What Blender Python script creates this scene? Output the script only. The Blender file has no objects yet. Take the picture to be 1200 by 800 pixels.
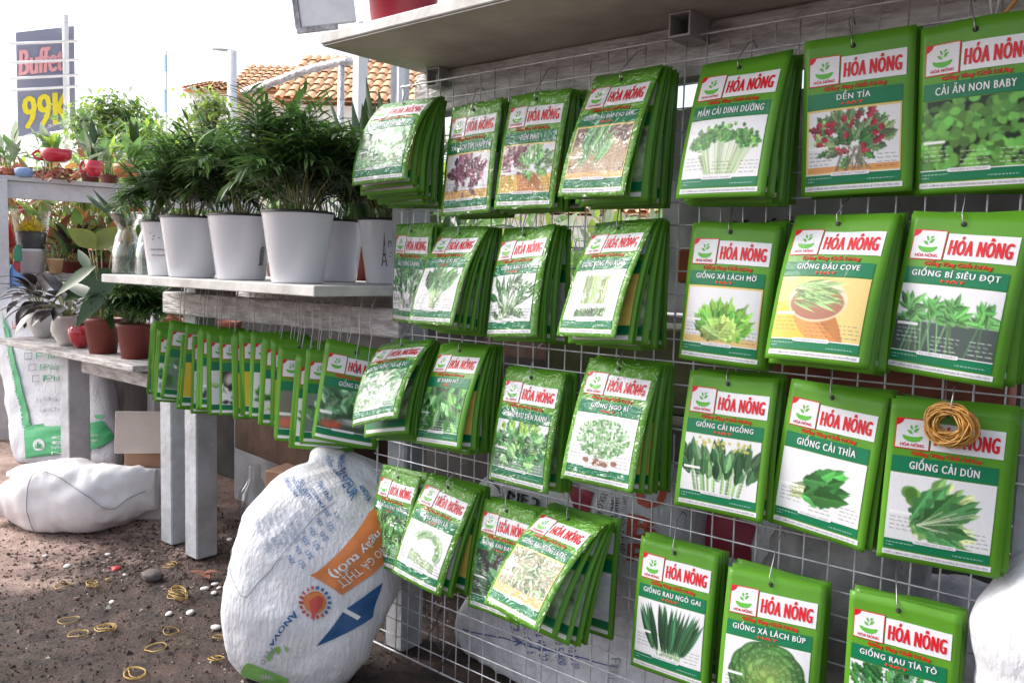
import bpy, math, random
import numpy as np
from math import sin, cos, pi, radians as R
from mathutils import Vector, noise as mnoise
random.seed(7); np.random.seed(7)
SC = bpy.context.scene
COL = SC.collection

# ------------------------------------------------------------------ camera
F = 980.0
TH = math.atan(84 / F); RO = math.atan(.028); YAW = math.atan2(1160, 980)
CAM = np.array([0, 0, .72])
_U = np.array([0, 0, 1.]); _a0 = np.array([-cos(YAW), sin(YAW), 0]); _r0 = np.array([sin(YAW), cos(YAW), 0])
AX = _a0 * cos(TH) - _U * sin(TH); _u0 = _a0 * sin(TH) + _U * cos(TH)
RX = _r0 * cos(RO) + _u0 * sin(RO); UX = _u0 * cos(RO) - _r0 * sin(RO)
def ray(x, y): return AX + RX * (x - 600) / F - UX * (y - 400) / F
def at(x, y, t): return CAM + ray(x, y) * t          # a point of the place, t metres along the view axis
def onY(x, y, Y): d = ray(x, y); return CAM + d * (Y / d[1])
def onZ(x, y, Z): d = ray(x, y); return CAM + d * ((Z - .72) / d[2])
from mathutils import Matrix
cd = bpy.data.cameras.new('camera'); cam = bpy.data.objects.new('camera', cd); COL.objects.link(cam)
cd.sensor_width = 36; cd.lens = F / 1200 * 36; cd.clip_end = 500; cd.clip_start = .02
mw = Matrix(((RX[0], UX[0], -AX[0], CAM[0]), (RX[1], UX[1], -AX[1], CAM[1]), (RX[2], UX[2], -AX[2], CAM[2]), (0, 0, 0, 1)))
cam.matrix_world = mw; SC.camera = cam

# ------------------------------------------------------------------ light
w = bpy.data.worlds.new('World'); SC.world = w; w.use_nodes = True
nt = w.node_tree; bg = nt.nodes['Background']
sky = nt.nodes.new('ShaderNodeTexSky'); sky.sky_type = 'NISHITA'; sky.sun_disc = False
SUN_DIR = Vector((-.78, -.34, .72)).normalized()
sky.sun_elevation = math.asin(SUN_DIR.z); sky.sun_rotation = math.atan2(SUN_DIR.x, SUN_DIR.y)
sky.air_density = 1.0; sky.dust_density = 4.0; sky.altitude = 10
hs = nt.nodes.new('ShaderNodeHueSaturation'); hs.inputs['Saturation'].default_value = .42
nt.links.new(sky.outputs[0], hs.inputs['Color']); nt.links.new(hs.outputs[0], bg.inputs[0])
bg.inputs[1].default_value = .15
sl = bpy.data.lights.new('sun', 'SUN'); sl.energy = 1.0; sl.angle = R(24); sl.color = (1, .96, .9)
so = bpy.data.objects.new('sun', sl); COL.objects.link(so)
so.rotation_euler = (-SUN_DIR).to_track_quat('-Z', 'Y').to_euler()
SC.view_settings.view_transform = 'Standard'; SC.view_settings.look = 'None'
SC.view_settings.gamma = 1; SC.view_settings.exposure = EXPO = 1.25

# ------------------------------------------------------------------ materials
def lin(c):
    return tuple((x / 12.92 if x <= .04045 else ((x + .055) / 1.055) ** 2.4) for x in (v / 255 for v in c))
MATS = {}
def M(name, col, rough=.6, var=0., vscale=12, bump=0., bscale=40, coat=0., col2=None, metal=0., transl=0., detail=4, stretch=None, spec=.5, cbump=0.):
    """procedural material: base colour (linear) with noise variation, noise bump"""
    if name in MATS: return MATS[name]
    m = bpy.data.materials.new(name); m.use_nodes = True; MATS[name] = m
    t = m.node_tree; p = t.nodes['Principled BSDF']; N = t.nodes.new; L = t.links.new
    c = tuple(col) + (1,)
    p.inputs['Base Color'].default_value = c; p.inputs['Roughness'].default_value = rough; p.inputs['Metallic'].default_value = metal
    p.inputs['Specular IOR Level'].default_value = spec
    tc = N('ShaderNodeTexCoord'); src = tc.outputs['Object']
    if stretch:
        mp = N('ShaderNodeMapping'); mp.inputs['Scale'].default_value = stretch; L(src, mp.inputs[0]); src = mp.outputs[0]
    if var or col2:
        n = N('ShaderNodeTexNoise'); n.inputs['Scale'].default_value = vscale; n.inputs['Detail'].default_value = detail; n.inputs['Roughness'].default_value = .65
        L(src, n.inputs[0])
        r = N('ShaderNodeValToRGB'); L(n.outputs[0], r.inputs[0])
        a = col2 if col2 else tuple(x * (1 - var) for x in col); b = col if col2 else tuple(min(1, x * (1 + var)) for x in col)
        r.color_ramp.elements[0].position = .36; r.color_ramp.elements[1].position = .64
        r.color_ramp.elements[0].color = tuple(a) + (1,); r.color_ramp.elements[1].color = tuple(b) + (1,)
        L(r.outputs[0], p.inputs['Base Color'])
    if bump:
        n2 = N('ShaderNodeTexNoise'); n2.inputs['Scale'].default_value = bscale; n2.inputs['Detail'].default_value = 5; L(src, n2.inputs[0])
        b_ = N('ShaderNodeBump'); b_.inputs['Strength'].default_value = bump; b_.inputs['Distance'].default_value = .01
        L(n2.outputs[0], b_.inputs['Height']); L(b_.outputs[0], p.inputs['Normal'])
    if coat:
        p.inputs['Coat Weight'].default_value = coat; p.inputs['Coat Roughness'].default_value = .09
        if cbump:
            oi = N('ShaderNodeObjectInfo')
            ad = N('ShaderNodeVectorMath'); ad.operation = 'ADD'; L(tc.outputs['Object'], ad.inputs[0])
            sc_ = N('ShaderNodeMath'); sc_.operation = 'MULTIPLY'; sc_.inputs[1].default_value = 0.0
            n3 = N('ShaderNodeTexNoise'); n3.inputs['Scale'].default_value = 17; n3.inputs['Detail'].default_value = 3; n3.inputs['Distortion'].default_value = 1.6; n3.inputs['Roughness'].default_value = .45
            L(tc.outputs['Object'], n3.inputs[0])
            ab = N('ShaderNodeMath'); ab.operation = 'SUBTRACT'; ab.inputs[1].default_value = .5; L(n3.outputs[0], ab.inputs[0])
            ab2 = N('ShaderNodeMath'); ab2.operation = 'ABSOLUTE'; L(ab.outputs[0], ab2.inputs[0])
            b3 = N('ShaderNodeBump'); b3.inputs['Strength'].default_value = cbump; b3.inputs['Distance'].default_value = .012
            L(ab2.outputs[0], b3.inputs['Height']); L(b3.outputs[0], p.inputs['Coat Normal'])
    if transl:
        tr = N('ShaderNodeBsdfTranslucent'); mx = N('ShaderNodeMixShader'); mx.inputs[0].default_value = transl
        tr.inputs[0].default_value = tuple(min(1, x * 1.6) for x in col) + (1,)
        L(p.outputs[0], mx.inputs[1]); L(tr.outputs[0], mx.inputs[2]); L(mx.outputs[0], t.nodes['Material Output'].inputs[0])
    return m
def glassy(name, fac=.15, tint=(.97, .98, .98), rough=.03, bump=0):
    m = bpy.data.materials.new(name); m.use_nodes = True; t = m.node_tree; MATS[name] = m
    t.nodes.remove(t.nodes['Principled BSDF']); N = t.nodes.new; L = t.links.new
    tr = N('ShaderNodeBsdfTransparent'); tr.inputs[0].default_value = tint + (1,)
    g = N('ShaderNodeBsdfGlossy'); g.inputs['Roughness'].default_value = rough
    lw = N('ShaderNodeLayerWeight'); lw.inputs[0].default_value = fac + .25
    mp = N('ShaderNodeMapRange'); mp.inputs[3].default_value = fac * .5; mp.inputs[4].default_value = .55
    L(lw.outputs['Facing'], mp.inputs[0])
    mx = N('ShaderNodeMixShader'); L(mp.outputs[0], mx.inputs[0]); L(tr.outputs[0], mx.inputs[1]); L(g.outputs[0], mx.inputs[2])
    if bump:
        tc = N('ShaderNodeTexCoord'); n = N('ShaderNodeTexNoise'); n.inputs['Scale'].default_value = 30; L(tc.outputs['Object'], n.inputs[0])
        b = N('ShaderNodeBump'); b.inputs['Strength'].default_value = bump; b.inputs['Distance'].default_value = .01; L(n.outputs[0], b.inputs['Height']); L(b.outputs[0], g.inputs['Normal'])
    L(mx.outputs[0], t.nodes['Material Output'].inputs[0])
    return m
def attr_mat(name, rough=.4, coat=0., cbump=0.):
    m = M(name, (1, 1, 1), rough, coat=coat, cbump=cbump); t = m.node_tree
    a = t.nodes.new('ShaderNodeAttribute'); a.attribute_name = 'print'
    t.links.new(a.outputs['Color'], t.nodes['Principled BSDF'].inputs['Base Color']); return m
CB = .45
KW = dict(rough=.45, coat=.14, cbump=.3, spec=.22)
GREEN = M('packet_green_film', (.084, .25, .016), var=.08, vscale=9, **KW)
WHITE = M('packet_white_print', (.66, .66, .69), **KW)
DKG = M('packet_band_green', (.004, .150, .062), **KW)
RED = M('packet_red_print', (.56, .008, .018), **KW)
RIM = M('packet_dark_slogan_outline', (.07, .02, .01), **KW)
ORED = M('packet_slogan_red', (.62, .05, .01), **KW)
GREYT = M('packet_small_print', (.16, .16, .17), **KW)
LOGOG = M('packet_logo_green', (.10, .40, .04), **KW)
HOLE = M('punch_hole_painted_shade', (.01, .012, .01), .8)
BACKP = M('packet_printed_photo_plain', (.25, .34, .20), var=.6, vscale=45, **KW)
BACKW = M('packet_printed_photo_pale', (.6, .6, .62), var=.2, vscale=45, **KW)
BACKY = M('packet_printed_photo_yellow', (.7, .5, .12), var=.15, vscale=25, **KW)
PIC = attr_mat('packet_printed_photo', .45, .14, .3); PIC.node_tree.nodes['Principled BSDF'].inputs['Specular IOR Level'].default_value = .22
SHINE = {}
def shiny(m):
    """the same print under crinkled glossy plastic"""
    if m.name in ('punch_hole_painted_shade',): return m
    if m.name not in SHINE:
        c = m.copy(); c.name = m.name + '_crinkled'; p = c.node_tree.nodes['Principled BSDF']; p.inputs['Coat Weight'].default_value = .9; p.inputs['Coat Roughness'].default_value = .13; p.inputs['Coat IOR'].default_value = 1.6
        for n in c.node_tree.nodes:
            if n.type == 'BUMP': n.inputs['Strength'].default_value = 1.; n.inputs['Distance'].default_value = .03
            if n.type == 'TEX_NOISE' and abs(n.inputs['Distortion'].default_value - 1.6) < .01: n.inputs['Scale'].default_value = 24
        SHINE[m.name] = c
    return SHINE[m.name]
STEEL = M('galvanised_wire', (.58, .58, .61), .45, var=.25, vscale=30, metal=.5)
WIRE = M('hook_wire', (.38, .38, .40), .4, metal=.8)
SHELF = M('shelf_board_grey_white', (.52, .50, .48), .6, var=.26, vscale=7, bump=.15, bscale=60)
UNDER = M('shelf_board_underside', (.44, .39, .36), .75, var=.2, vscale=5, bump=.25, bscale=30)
WOODW = M('white_washed_wood', (.50, .48, .48), .75, col2=(.26, .23, .22), vscale=9, bump=.5, bscale=25, stretch=(2, 6, 9))
WOODP = M('worn_whitewash_beam', (.58, .56, .57), .8, col2=(.32, .29, .28), vscale=14, bump=.8, bscale=30, stretch=(1.2, 4, 6))
POSTM = M('grey_painted_post', (.38, .39, .42), .65, var=.18, vscale=12, bump=.3, bscale=45)

# ------------------------------------------------------------------ object helpers
def tag(o, label=None, cat=None, group=None, kind=None):
    if label: o['label'] = label
    if cat: o['category'] = cat
    if group: o['group'] = group
    if kind: o['kind'] = kind
    return o
def empty(name, loc, label=None, cat=None, group=None):
    o = bpy.data.objects.new(name, None); COL.objects.link(o); o.location = tuple(loc); o.empty_display_size = .02
    return tag(o, label, cat, group)
class MB:
    def __init__(s): s.v = []; s.f = []; s.m = []; s.sm = []
    def add(s, vs, fs, mi=0, smooth=False):
        b = len(s.v); s.v.extend([tuple(map(float, p)) for p in vs]); s.f.extend([tuple(b + i for i in f) for f in fs])
        s.m.extend([mi] * len(fs)); s.sm.extend([smooth] * len(fs)); return s
    def box(s, lo, hi, mi=0, mtx=None):
        x0, y0, z0 = lo; x1, y1, z1 = hi
        vs = [(x0, y0, z0), (x1, y0, z0), (x1, y1, z0), (x0, y1, z0), (x0, y0, z1), (x1, y0, z1), (x1, y1, z1), (x0, y1, z1)]
        if mtx: vs = [tuple(mtx @ Vector(p)) for p in vs]
        return s.add(vs, [(0, 3, 2, 1), (4, 5, 6, 7), (0, 1, 5, 4), (1, 2, 6, 5), (2, 3, 7, 6), (3, 0, 4, 7)], mi)
    def bbox(s, lo, hi, c=.003, mi=0, mtx=None):
        """box with chamfered vertical and horizontal edges"""
        x0, y0, z0 = lo; x1, y1, z1 = hi; rings = []
        for z, q in ((z0, c), (z0 + c, 0), (z1 - c, 0), (z1, c)):
            k = c
            rings.append([(x0 + k + q, y0 + q, z), (x1 - k - q, y0 + q, z), (x1 - q, y0 + k + q, z), (x1 - q, y1 - k - q, z), (x1 - k - q, y1 - q, z), (x0 + k + q, y1 - q, z), (x0 + q, y1 - k - q, z), (x0 + q, y0 + k + q, z)])
        vs = [p for r in rings for p in r]
        if mtx: vs = [tuple(mtx @ Vector(p)) for p in vs]
        fs = [tuple(range(7, -1, -1)), tuple(range(24, 32))]
        for r_ in range(3):
            for i in range(8): j = (i + 1) % 8; fs.append((r_ * 8 + i, r_ * 8 + j, r_ * 8 + 8 + j, r_ * 8 + 8 + i))
        return s.add(vs, fs, mi)
    def tube(s, pts, r, n=6, mi=0, cap=True, smooth=True):
        pts = [Vector(tuple(map(float, p))) for p in pts]; rs = r if isinstance(r, (list, tuple)) else [r] * len(pts)
        vs = []; up = None
        for i, p in enumerate(pts):
            d = (pts[min(i + 1, len(pts) - 1)] - pts[max(i - 1, 0)])
            if d.length < 1e-9: d = Vector((0, 0, 1))
            d.normalize()
            if up is None or abs(up.dot(d)) > .95: up = Vector((0, 0, 1)) if abs(d.z) < .9 else Vector((1, 0, 0))
            e1 = d.cross(up).normalized(); e2 = e1.cross(d).normalized(); up = e2
            for k in range(n):
                a = 2 * pi * k / n; vs.append(p + (e1 * cos(a) + e2 * sin(a)) * rs[i])
        fs = []
        for i in range(len(pts) - 1):
            for k in range(n): j = (k + 1) % n; fs.append((i * n + k, i * n + j, i * n + n + j, i * n + n + k))
        if cap: fs.append(tuple(range(n - 1, -1, -1))); fs.append(tuple((len(pts) - 1) * n + k for k in range(n)))
        return s.add(vs, fs, mi, smooth)
    def lathe(s, prof, c=(0, 0, 0), n=32, mi=0, smooth=True, jit=0):
        vs = []
        for (r, z) in prof:
            for k in range(n):
                a = 2 * pi * k / n; q = r * (1 + jit * mnoise.noise(Vector((cos(a) * 2, sin(a) * 2, z * 20))))
                vs.append((c[0] + q * cos(a), c[1] + q * sin(a), c[2] + z))
        fs = []
        for i in range(len(prof) - 1):
            for k in range(n): j = (k + 1) % n; fs.append((i * n + k, i * n + j, i * n + n + j, i * n + n + k))
        return s.add(vs, fs, mi, smooth)
    def grid(s, P, mi=0, smooth=True, closed_u=False):
        """P: array (nv, nu, 3)"""
        nv, nu = P.shape[:2]; fs = []
        for j in range(nv - 1):
            for i in range(nu if closed_u else nu - 1):
                k = (i + 1) % nu; fs.append((j * nu + i, j * nu + k, (j + 1) * nu + k, (j + 1) * nu + i))
        return s.add(P.reshape(-1, 3).tolist(), fs, mi, smooth)
    def build(s, name, mats, parent=None, loc=None):
        me = bpy.data.meshes.new(name); o = bpy.data.objects.new(name, me)
        base = Vector((0, 0, 0))
        if parent: base = parent.location.copy()
        elif loc is not None: base = Vector(tuple(loc))
        V = [(p[0] - base.x, p[1] - base.y, p[2] - base.z) for p in s.v]
        me.from_pydata(V, [], s.f)
        for m in (mats if isinstance(mats, (list, tuple)) else [mats]): me.materials.append(m)
        me.polygons.foreach_set('material_index', s.m); me.polygons.foreach_set('use_smooth', s.sm); me.update()
        COL.objects.link(o)
        if parent: o.parent = parent
        else: o.location = base
        if parent is None or parent.type != 'EMPTY' or True: BASE[o.name] = base
        return o
BASE = {}
_b = MB.build
def build(s, name, mats, parent=None, loc=None):
    # a child of a mesh shares that mesh's base
    if parent is not None and parent.type != 'EMPTY':
        base = BASE[parent.name]; e = MB.__new__(MB); e.v = s.v; e.f = s.f; e.m = s.m; e.sm = s.sm
        me = bpy.data.meshes.new(name); o = bpy.data.objects.new(name, me)
        me.from_pydata([(p[0] - base.x, p[1] - base.y, p[2] - base.z) for p in s.v], [], s.f)
        for m in (mats if isinstance(mats, (list, tuple)) else [mats]): me.materials.append(m)
        me.polygons.foreach_set('material_index', s.m); me.polygons.foreach_set('use_smooth', s.sm); me.update()
        COL.objects.link(o); o.parent = parent; BASE[o.name] = base; return o
    return _b(s, name, mats, parent, loc)
MB.build = build

# ------------------------------------------------------------------ text outlines
_tc = {}
def text2d(s, res=2):
    if s in _tc: return _tc[s]
    if '\u1ee0' in s or '\u01a0' in s:      # O with horn (and tilde), set from its parts
        p = '|' if s[0] == '|' else ''; bare = s.replace('\u1ee0', 'O').replace('\u01a0', 'O'); V, Fc = text2d(bare); V = V.copy(); Fc = list(Fc)
        for i, ch in enumerate(s):
            if ch not in '\u1ee0\u01a0': continue
            pre = bare[:i]; a = text2d(pre)[0][:, 0].max() if pre.strip('|') else 0; b = text2d(pre + 'O')[0][:, 0].max()
            for g, sc_, x, y in ([(",", .8, b - .03, .70)] + ([('~', .7, (a + b) / 2 + .02, .80)] if ch == '\u1ee0' else [])):
                T, TF = text2d(p + g); c = (T.max(axis=0) + T.min(axis=0)) / 2; k = len(V); V = np.concatenate([V, (T - c) * sc_ + np.array([x, y])]); Fc += [tuple(k + q for q in f) for f in TF]
        _tc[s] = (V, Fc); return _tc[s]
    cu = bpy.data.curves.new('lettering', 'FONT'); cu.body = s.strip('|').replace('\u0110', '\u00d0'); cu.space_character = 1.16 if s[0] == '|' else 1.0; cu.resolution_u = res
    o = bpy.data.objects.new('lettering', cu); COL.objects.link(o)
    dg = bpy.context.evaluated_depsgraph_get(); me = bpy.data.meshes.new_from_object(o.evaluated_get(dg))
    V = np.array([v.co[:2] for v in me.vertices]) if len(me.vertices) else np.zeros((0, 2)); Fc = [tuple(p.vertices) for p in me.polygons]
    bpy.data.objects.remove(o); bpy.data.curves.remove(cu); bpy.data.meshes.remove(me)
    _tc[s] = (V, Fc); return _tc[s]
def put_text(mb, s, x0, y0, x1, y1, Sf, h, mi, bold=.0, shear=0., cap=.70, fit=True):
    """fit capitals between y0 (top) and y1 (baseline), x0..x1; Sf(u,v,h) maps to the surface"""
    V, Fc = text2d(s)
    if not len(V): return
    mnx, mxx = V[:, 0].min(), V[:, 0].max(); sc = (y1 - y0) / cap
    for q in ([0] if not bold else [-bold, 0, bold] if bold < .07 else [-bold, -bold / 2, 0, bold / 2, bold]):
        X = x0 + (V[:, 0] - mnx + q) / (mxx - mnx) * (x1 - x0) + shear * V[:, 1] * (x1 - x0) / (mxx - mnx); Y = y1 - V[:, 1] * sc
        mb.add(Sf(X, Y, h + .00003 * round((q + bold) / bold * 2 if bold else 0)).tolist(), Fc, mi)

# ------------------------------------------------------------------ printed pictures (colour per vertex of a fine sheet)
class Img:
    def __init__(s, w, h, bgc, seed):
        s.w, s.h = w, h; s.a = np.ones((h, w, 3)) * np.array(bgc) / 255.; s.rs = np.random.RandomState(seed)
        s.Y, s.X = np.mgrid[0:h, 0:w].astype(float)
    def put(s, al, col):
        al = np.clip(al, 0, 1)[..., None]; s.a = s.a * (1 - al) + np.array(col) / 255. * al
    def rect(s, x0, y0, x1, y1, c): s.put(((s.X >= x0 * s.w) & (s.X <= x1 * s.w) & (s.Y >= y0 * s.h) & (s.Y <= y1 * s.h)) * 1., c)
    def ell(s, cx, cy, rx, ry, c, soft=1.5):
        d = np.sqrt(((s.X / s.w - cx) / rx) ** 2 + ((s.Y / s.h - cy) / ry) ** 2); s.put((1 - d) * min(rx * s.w, ry * s.h) / soft + .5, c)
    def line(s, x0, y0, x1, y1, wd, c):
        dx, dy = (x1 - x0) * s.w, (y1 - y0) * s.h; L = math.hypot(dx, dy) + 1e-6; px = s.X - x0 * s.w; py = s.Y - y0 * s.h
        t = np.clip((px * dx + py * dy) / L / L, 0, 1); d = np.hypot(px - t * dx, py - t * dy); s.put(wd - d + .5, c)
    def leaf(s, x, y, L, W, ang, c, vein=1.25, wav=0.):
        ca, sa = cos(ang), sin(ang); px = s.X - x * s.w; py = s.Y - y * s.h
        p = (px * ca + py * sa) / (L * s.w); q = (-px * sa + py * ca) / s.w
        pc = np.clip(p, 0, 1); hw = W * np.sin(pi * pc ** .85) * (1 + wav * np.sin(pc * 23 + x * 40))
        al = (hw - np.abs(q)) * s.w + .4; al[(p < 0) | (p > 1)] = 0
        cc = np.array(c, float); al = np.clip(al, 0, 1)[..., None]
        shade = np.where(q > 0, 1.12, .86) * (.9 + .2 * pc); shade = np.where(np.abs(q) < W * .13, vein, shade)
        s.a = s.a * (1 - al) + np.clip(cc / 255. * shade[..., None], 0, 1) * al
    def fuzz(s, k=.06): s.a = np.clip(s.a * (1 + k * s.rs.randn(s.h, s.w, 1)), 0, 1)
    def notes(s, light, lines=((.04, .28), (.4, .66), (.76, .97)), y0=.66):
        c = (235, 235, 235) if light else (95, 95, 95)
        for (a, b) in lines:
            for k in range(4):
                y = y0 + .06 * k + (.08 if a > .3 else 0)
                if y > .93: continue
                x = a
                while x < b - .02:
                    l = s.rs.uniform(.02, .06); s.line(x, y, min(x + l, b), y + .003, .28, c); x += l + .025
        s.rect(.02, y0 - .09, .24, y0 - .045, (240, 240, 240))
def gr(rs, base, v=.25):
    k = 1 + rs.uniform(-v, v); return tuple(min(255, x * k * (1 + rs.uniform(-.06, .06))) for x in base)
def picture(kind, w, h, seed):
    rs = np.random.RandomState(seed); W_ = (226, 226, 230); I = Img(w, h, W_, seed)
    G1, G2, G3, G4 = (60, 130, 55), (105, 165, 75), (35, 90, 45), (150, 190, 110)
    U = rs.uniform
    def field(cols, n, L, Wd, y0=0, y1=1):
        for i in range(n): I.leaf(U(-.05, 1), U(y0, y1), L * U(.7, 1.2), Wd * U(.7, 1.2), U(0, 6.28), gr(rs, cols[rs.randint(len(cols))]))
    def bush(cx, cy, rx, ry, cols, n, L, Wd):
        for i in range(n):
            a = U(0, 6.28); q = U(0, 1) ** .5; x = cx + rx * q * cos(a); y = cy + ry * q * sin(a)
            I.leaf(x, y, L * U(.7, 1.3), Wd * U(.7, 1.2), math.atan2(y - cy - ry * .8, x - cx) + U(-.7, .7), gr(rs, cols[rs.randint(len(cols))]), wav=.25)
    def bunch(bx, by, n, ln, sp, stem, leafc, lw, sw=1.0, ll=.3):
        for i in range(n):
            a = -pi / 2 + U(-sp, sp); l = ln * U(.75, 1.05); ex = bx + cos(a) * l; ey = by + sin(a) * l * w / h; b0 = bx + U(-.06, .06)
            I.line(b0, by, ex, ey, sw, gr(rs, stem)); 
            I.leaf(ex - cos(a) * ll * .4, ey - sin(a) * ll * .4 * w / h, ll * U(.7, 1.2), lw * U(.7, 1.2), a + U(-.3, .3), gr(rs, leafc))
    if kind == 'sprouts':
        for i in range(70): b = U(.3, .72); I.line(b, .93, .5 + (b - .5) * 2.0 + U(-.04, .04), U(.3, .42), .45, gr(rs, (170, 195, 140)))
        for i in range(420):
            a = U(0, pi); q = U(.5, 1.); I.leaf(.5 + .44 * q * cos(a), .48 - .40 * q * sin(a) * U(.45, 1), .06, .022, U(0, 6.28), gr(rs, G1 if i % 3 else G2))
    elif kind == 'purple':
        I.rect(0, .8, 1, 1, (225, 170, 90)); bush(.48, .48, .34, .36, [(120, 60, 85), (95, 45, 70), (150, 100, 120)], 90, .16, .045)
    elif kind == 'amaranth':
        I.rect(0, .88, 1, 1, (225, 150, 80)); bush(.5, .42, .36, .32, [G1, (110, 130, 90), (80, 110, 70), (150, 40, 60), G4], 120, .14, .04)
        for i in range(12): I.leaf(U(.15, .8), U(.15, .6), .09, .035, U(0, 6), (160, 30, 55))
        for i in range(14): I.line(U(.4, .6), .6, U(.3, .7), .95, .6, gr(rs, (130, 120, 100)))
    elif kind == 'lettuces':
        I.rect(0, .62, 1, 1, (228, 180, 70)); I.leaf(.35, .62, .7, .2, .6, (215, 130, 60), 1); bush(.25, .35, .22, .26, [(110, 50, 70), (140, 90, 105)], 60, .14, .04); bush(.66, .4, .26, .26, [G1, G2, (120, 160, 110)], 70, .13, .04)
    elif kind == 'okra':
        I.rect(0, 0, 1, 1, (120, 95, 90)); I.ell(.5, .6, .48, .42, (190, 160, 130)); I.rect(0, .88, 1, 1, (225, 180, 120))
        for i in range(34): I.leaf(U(.12, .55), U(.3, .8), .38, .035, U(-1.5, -.8), gr(rs, (110, 160, 105), .2))
    elif kind == 'field':
        I.rect(0, 0, 1, 1, (25, 45, 25)); 
        for i in range(260): I.ell(U(0, 1), U(0, 1), U(.03, .06), U(.04, .08), gr(rs, (95, 160, 65), .3), 2.)
    elif kind == 'leaffield':
        I.rect(0, 0, 1, 1, (30, 70, 40)); field([G1, G2, (70, 145, 75), (120, 175, 110)], 110, .24, .065)
    elif kind == 'palefield':
        I.rect(0, 0, 1, 1, (110, 150, 110)); field([(150, 185, 145), (190, 210, 185), (95, 150, 100)], 110, .2, .055)
    elif kind == 'basil':
        bush(.5, .4, .44, .36, [G1, G3, (90, 140, 95)], 110, .16, .04); bush(.45, .82, .4, .12, [(200, 205, 205), (150, 150, 150)], 25, .16, .04)
    elif kind == 'romaine':
        bunch(.5, .95, 30, .5, .55, (170, 200, 140), (80, 140, 75), .09, 1.2, .4)
    elif kind == 'stems':
        bunch(.5, .9, 26, .5, .9, (120, 150, 110), (55, 100, 60), .05, .8, .35); bush(.5, .85, .3, .1, [(90, 130, 85), (60, 90, 60)], 40, .12, .025)
    elif kind == 'bundle':
        for i in range(26): x = .25 + .5 * i / 26; I.line(x, .1 + U(0, .04), x + .02, .68, .9, gr(rs, (135, 170, 95), .3))
        for i in range(16): x = .2 + .6 * i / 16; I.leaf(x, .95, .16, .03, -1.2, gr(rs, (70, 110, 65)))
    elif kind == 'lettuce':
        I.rect(0, .86, 1, 1, (225, 190, 120)); 
        for k, (n, l) in enumerate(((34, .46), (30, .36), (24, .27))):
            for i in range(n): a = -pi / 2 + U(-1.25, 1.25); I.leaf(.52 + U(-.05, .05), .88, l * U(.9, 1.15), .08, a, gr(rs, [(125, 180, 70), (95, 165, 60), (160, 200, 95)][k], .18), wav=.35)
    elif kind == 'beans':
        I.rect(0, 0, 1, 1, (228, 200, 120)); I.rect(0, .4, .5, 1, (226, 186, 60)); I.leaf(.2, .3, .9, .2, .75, (215, 135, 65), 1)
        I.ell(.47, .38, .33, .33, (225, 205, 175)); I.ell(.47, .42, .30, .26, (170, 110, 85))
        for i in range(70): I.leaf(U(.17, .5), U(.12, .42), U(.24, .34), .014, U(-.25, .45), gr(rs, (145, 180, 115), .25), 1.1)
    elif kind == 'vines':
        I.rect(0, .55, 1, 1, (75, 90, 85)); I.rect(0, .45, 1, .55, (150, 165, 155))
        for i in range(16): x = U(.02, .98); y = U(.15, .5); I.line(x, y, x + U(-.12, .12), .98, .7, gr(rs, (105, 160, 100)))
        for c in (.12, .35, .58, .85):
            for i in range(26): a = U(-pi, 0.5); I.leaf(c + U(-.05, .05), .42 + U(-.12, .15), U(.1, .2), .028, a, gr(rs, (85, 150, 75)))
    elif kind == 'amgreen':
        I.rect(0, .3, 1, 1, (110, 145, 120)); bush(.5, .55, .5, .38, [G1, (70, 140, 80), (125, 180, 105), (40, 95, 60)], 130, .19, .06)
        for i in range(10): I.leaf(U(0, .9), U(.1, .25), .12, .05, U(-2, -1), (130, 180, 60))
    elif kind == 'cilantro':
        for i in range(24): I.line(U(.3, .7), .95, U(.1, .9), .4, .5, gr(rs, (190, 215, 180)))
        for i in range(620): a = U(0, 6.28); q = U(0, 1) ** .5; I.ell(.5 + .42 * q * cos(a), .44 + .36 * q * sin(a), U(.012, .024), U(.018, .03), gr(rs, [(120, 170, 110), (80, 140, 75), (165, 195, 155)][i % 3], .2), 1.2)
        for i in range(6): I.ell(U(.2, .8), U(.85, .93), .05, .05, (150, 100, 80))
    elif kind == 'choysum':
        for i in range(22): x = U(.08, .92); I.line(.5 + (x - .5) * .75, .97, x, .4, 1.2, gr(rs, (140, 185, 115)))
        for i in range(58): x = U(.06, .94); I.leaf(x + U(-.03, .03), U(.42, .8), U(.16, .34), .05, -pi / 2 + (x - .5) * 1.0 + U(-.3, .3), gr(rs, [(38, 82, 48), (55, 105, 60), (85, 130, 80)][i % 3]))
        for i in range(26): I.ell(U(.15, .85), U(.06, .2), .02, .025, (200, 190, 90))
    elif kind == 'bokchoy':
        for i in range(9): I.leaf(.12 + U(0, .06), .72 + U(-.16, .08), .45, .035, U(-.5, .0), gr(rs, (190, 210, 150)))
        for i in range(16): I.leaf(.28 + U(0, .16), .60 + U(-.18, .14), U(.3, .55), .09, U(-.75, .15), gr(rs, (62, 140, 62), .3), wav=.12)
    elif kind == 'napa':
        for i in range(8): I.ell(.18 + U(0, .1), .32 + U(-.06, .1), .06, .09, gr(rs, (95, 150, 60)), 2)
        for i in range(70): a = U(-1.15, .5); I.leaf(.26 + U(-.04, .08), .74 + U(-.06, .05), U(.3, .66), .075, a, gr(rs, [(190, 205, 130), (120, 170, 90), (70, 130, 70)][min(2, int(i / 24))], .15), wav=.3)
        for i in range(8): I.line(.3, .74, U(.5, .85), U(.4, .85), .4, (215, 225, 190))
    elif kind == 'chives':
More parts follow.
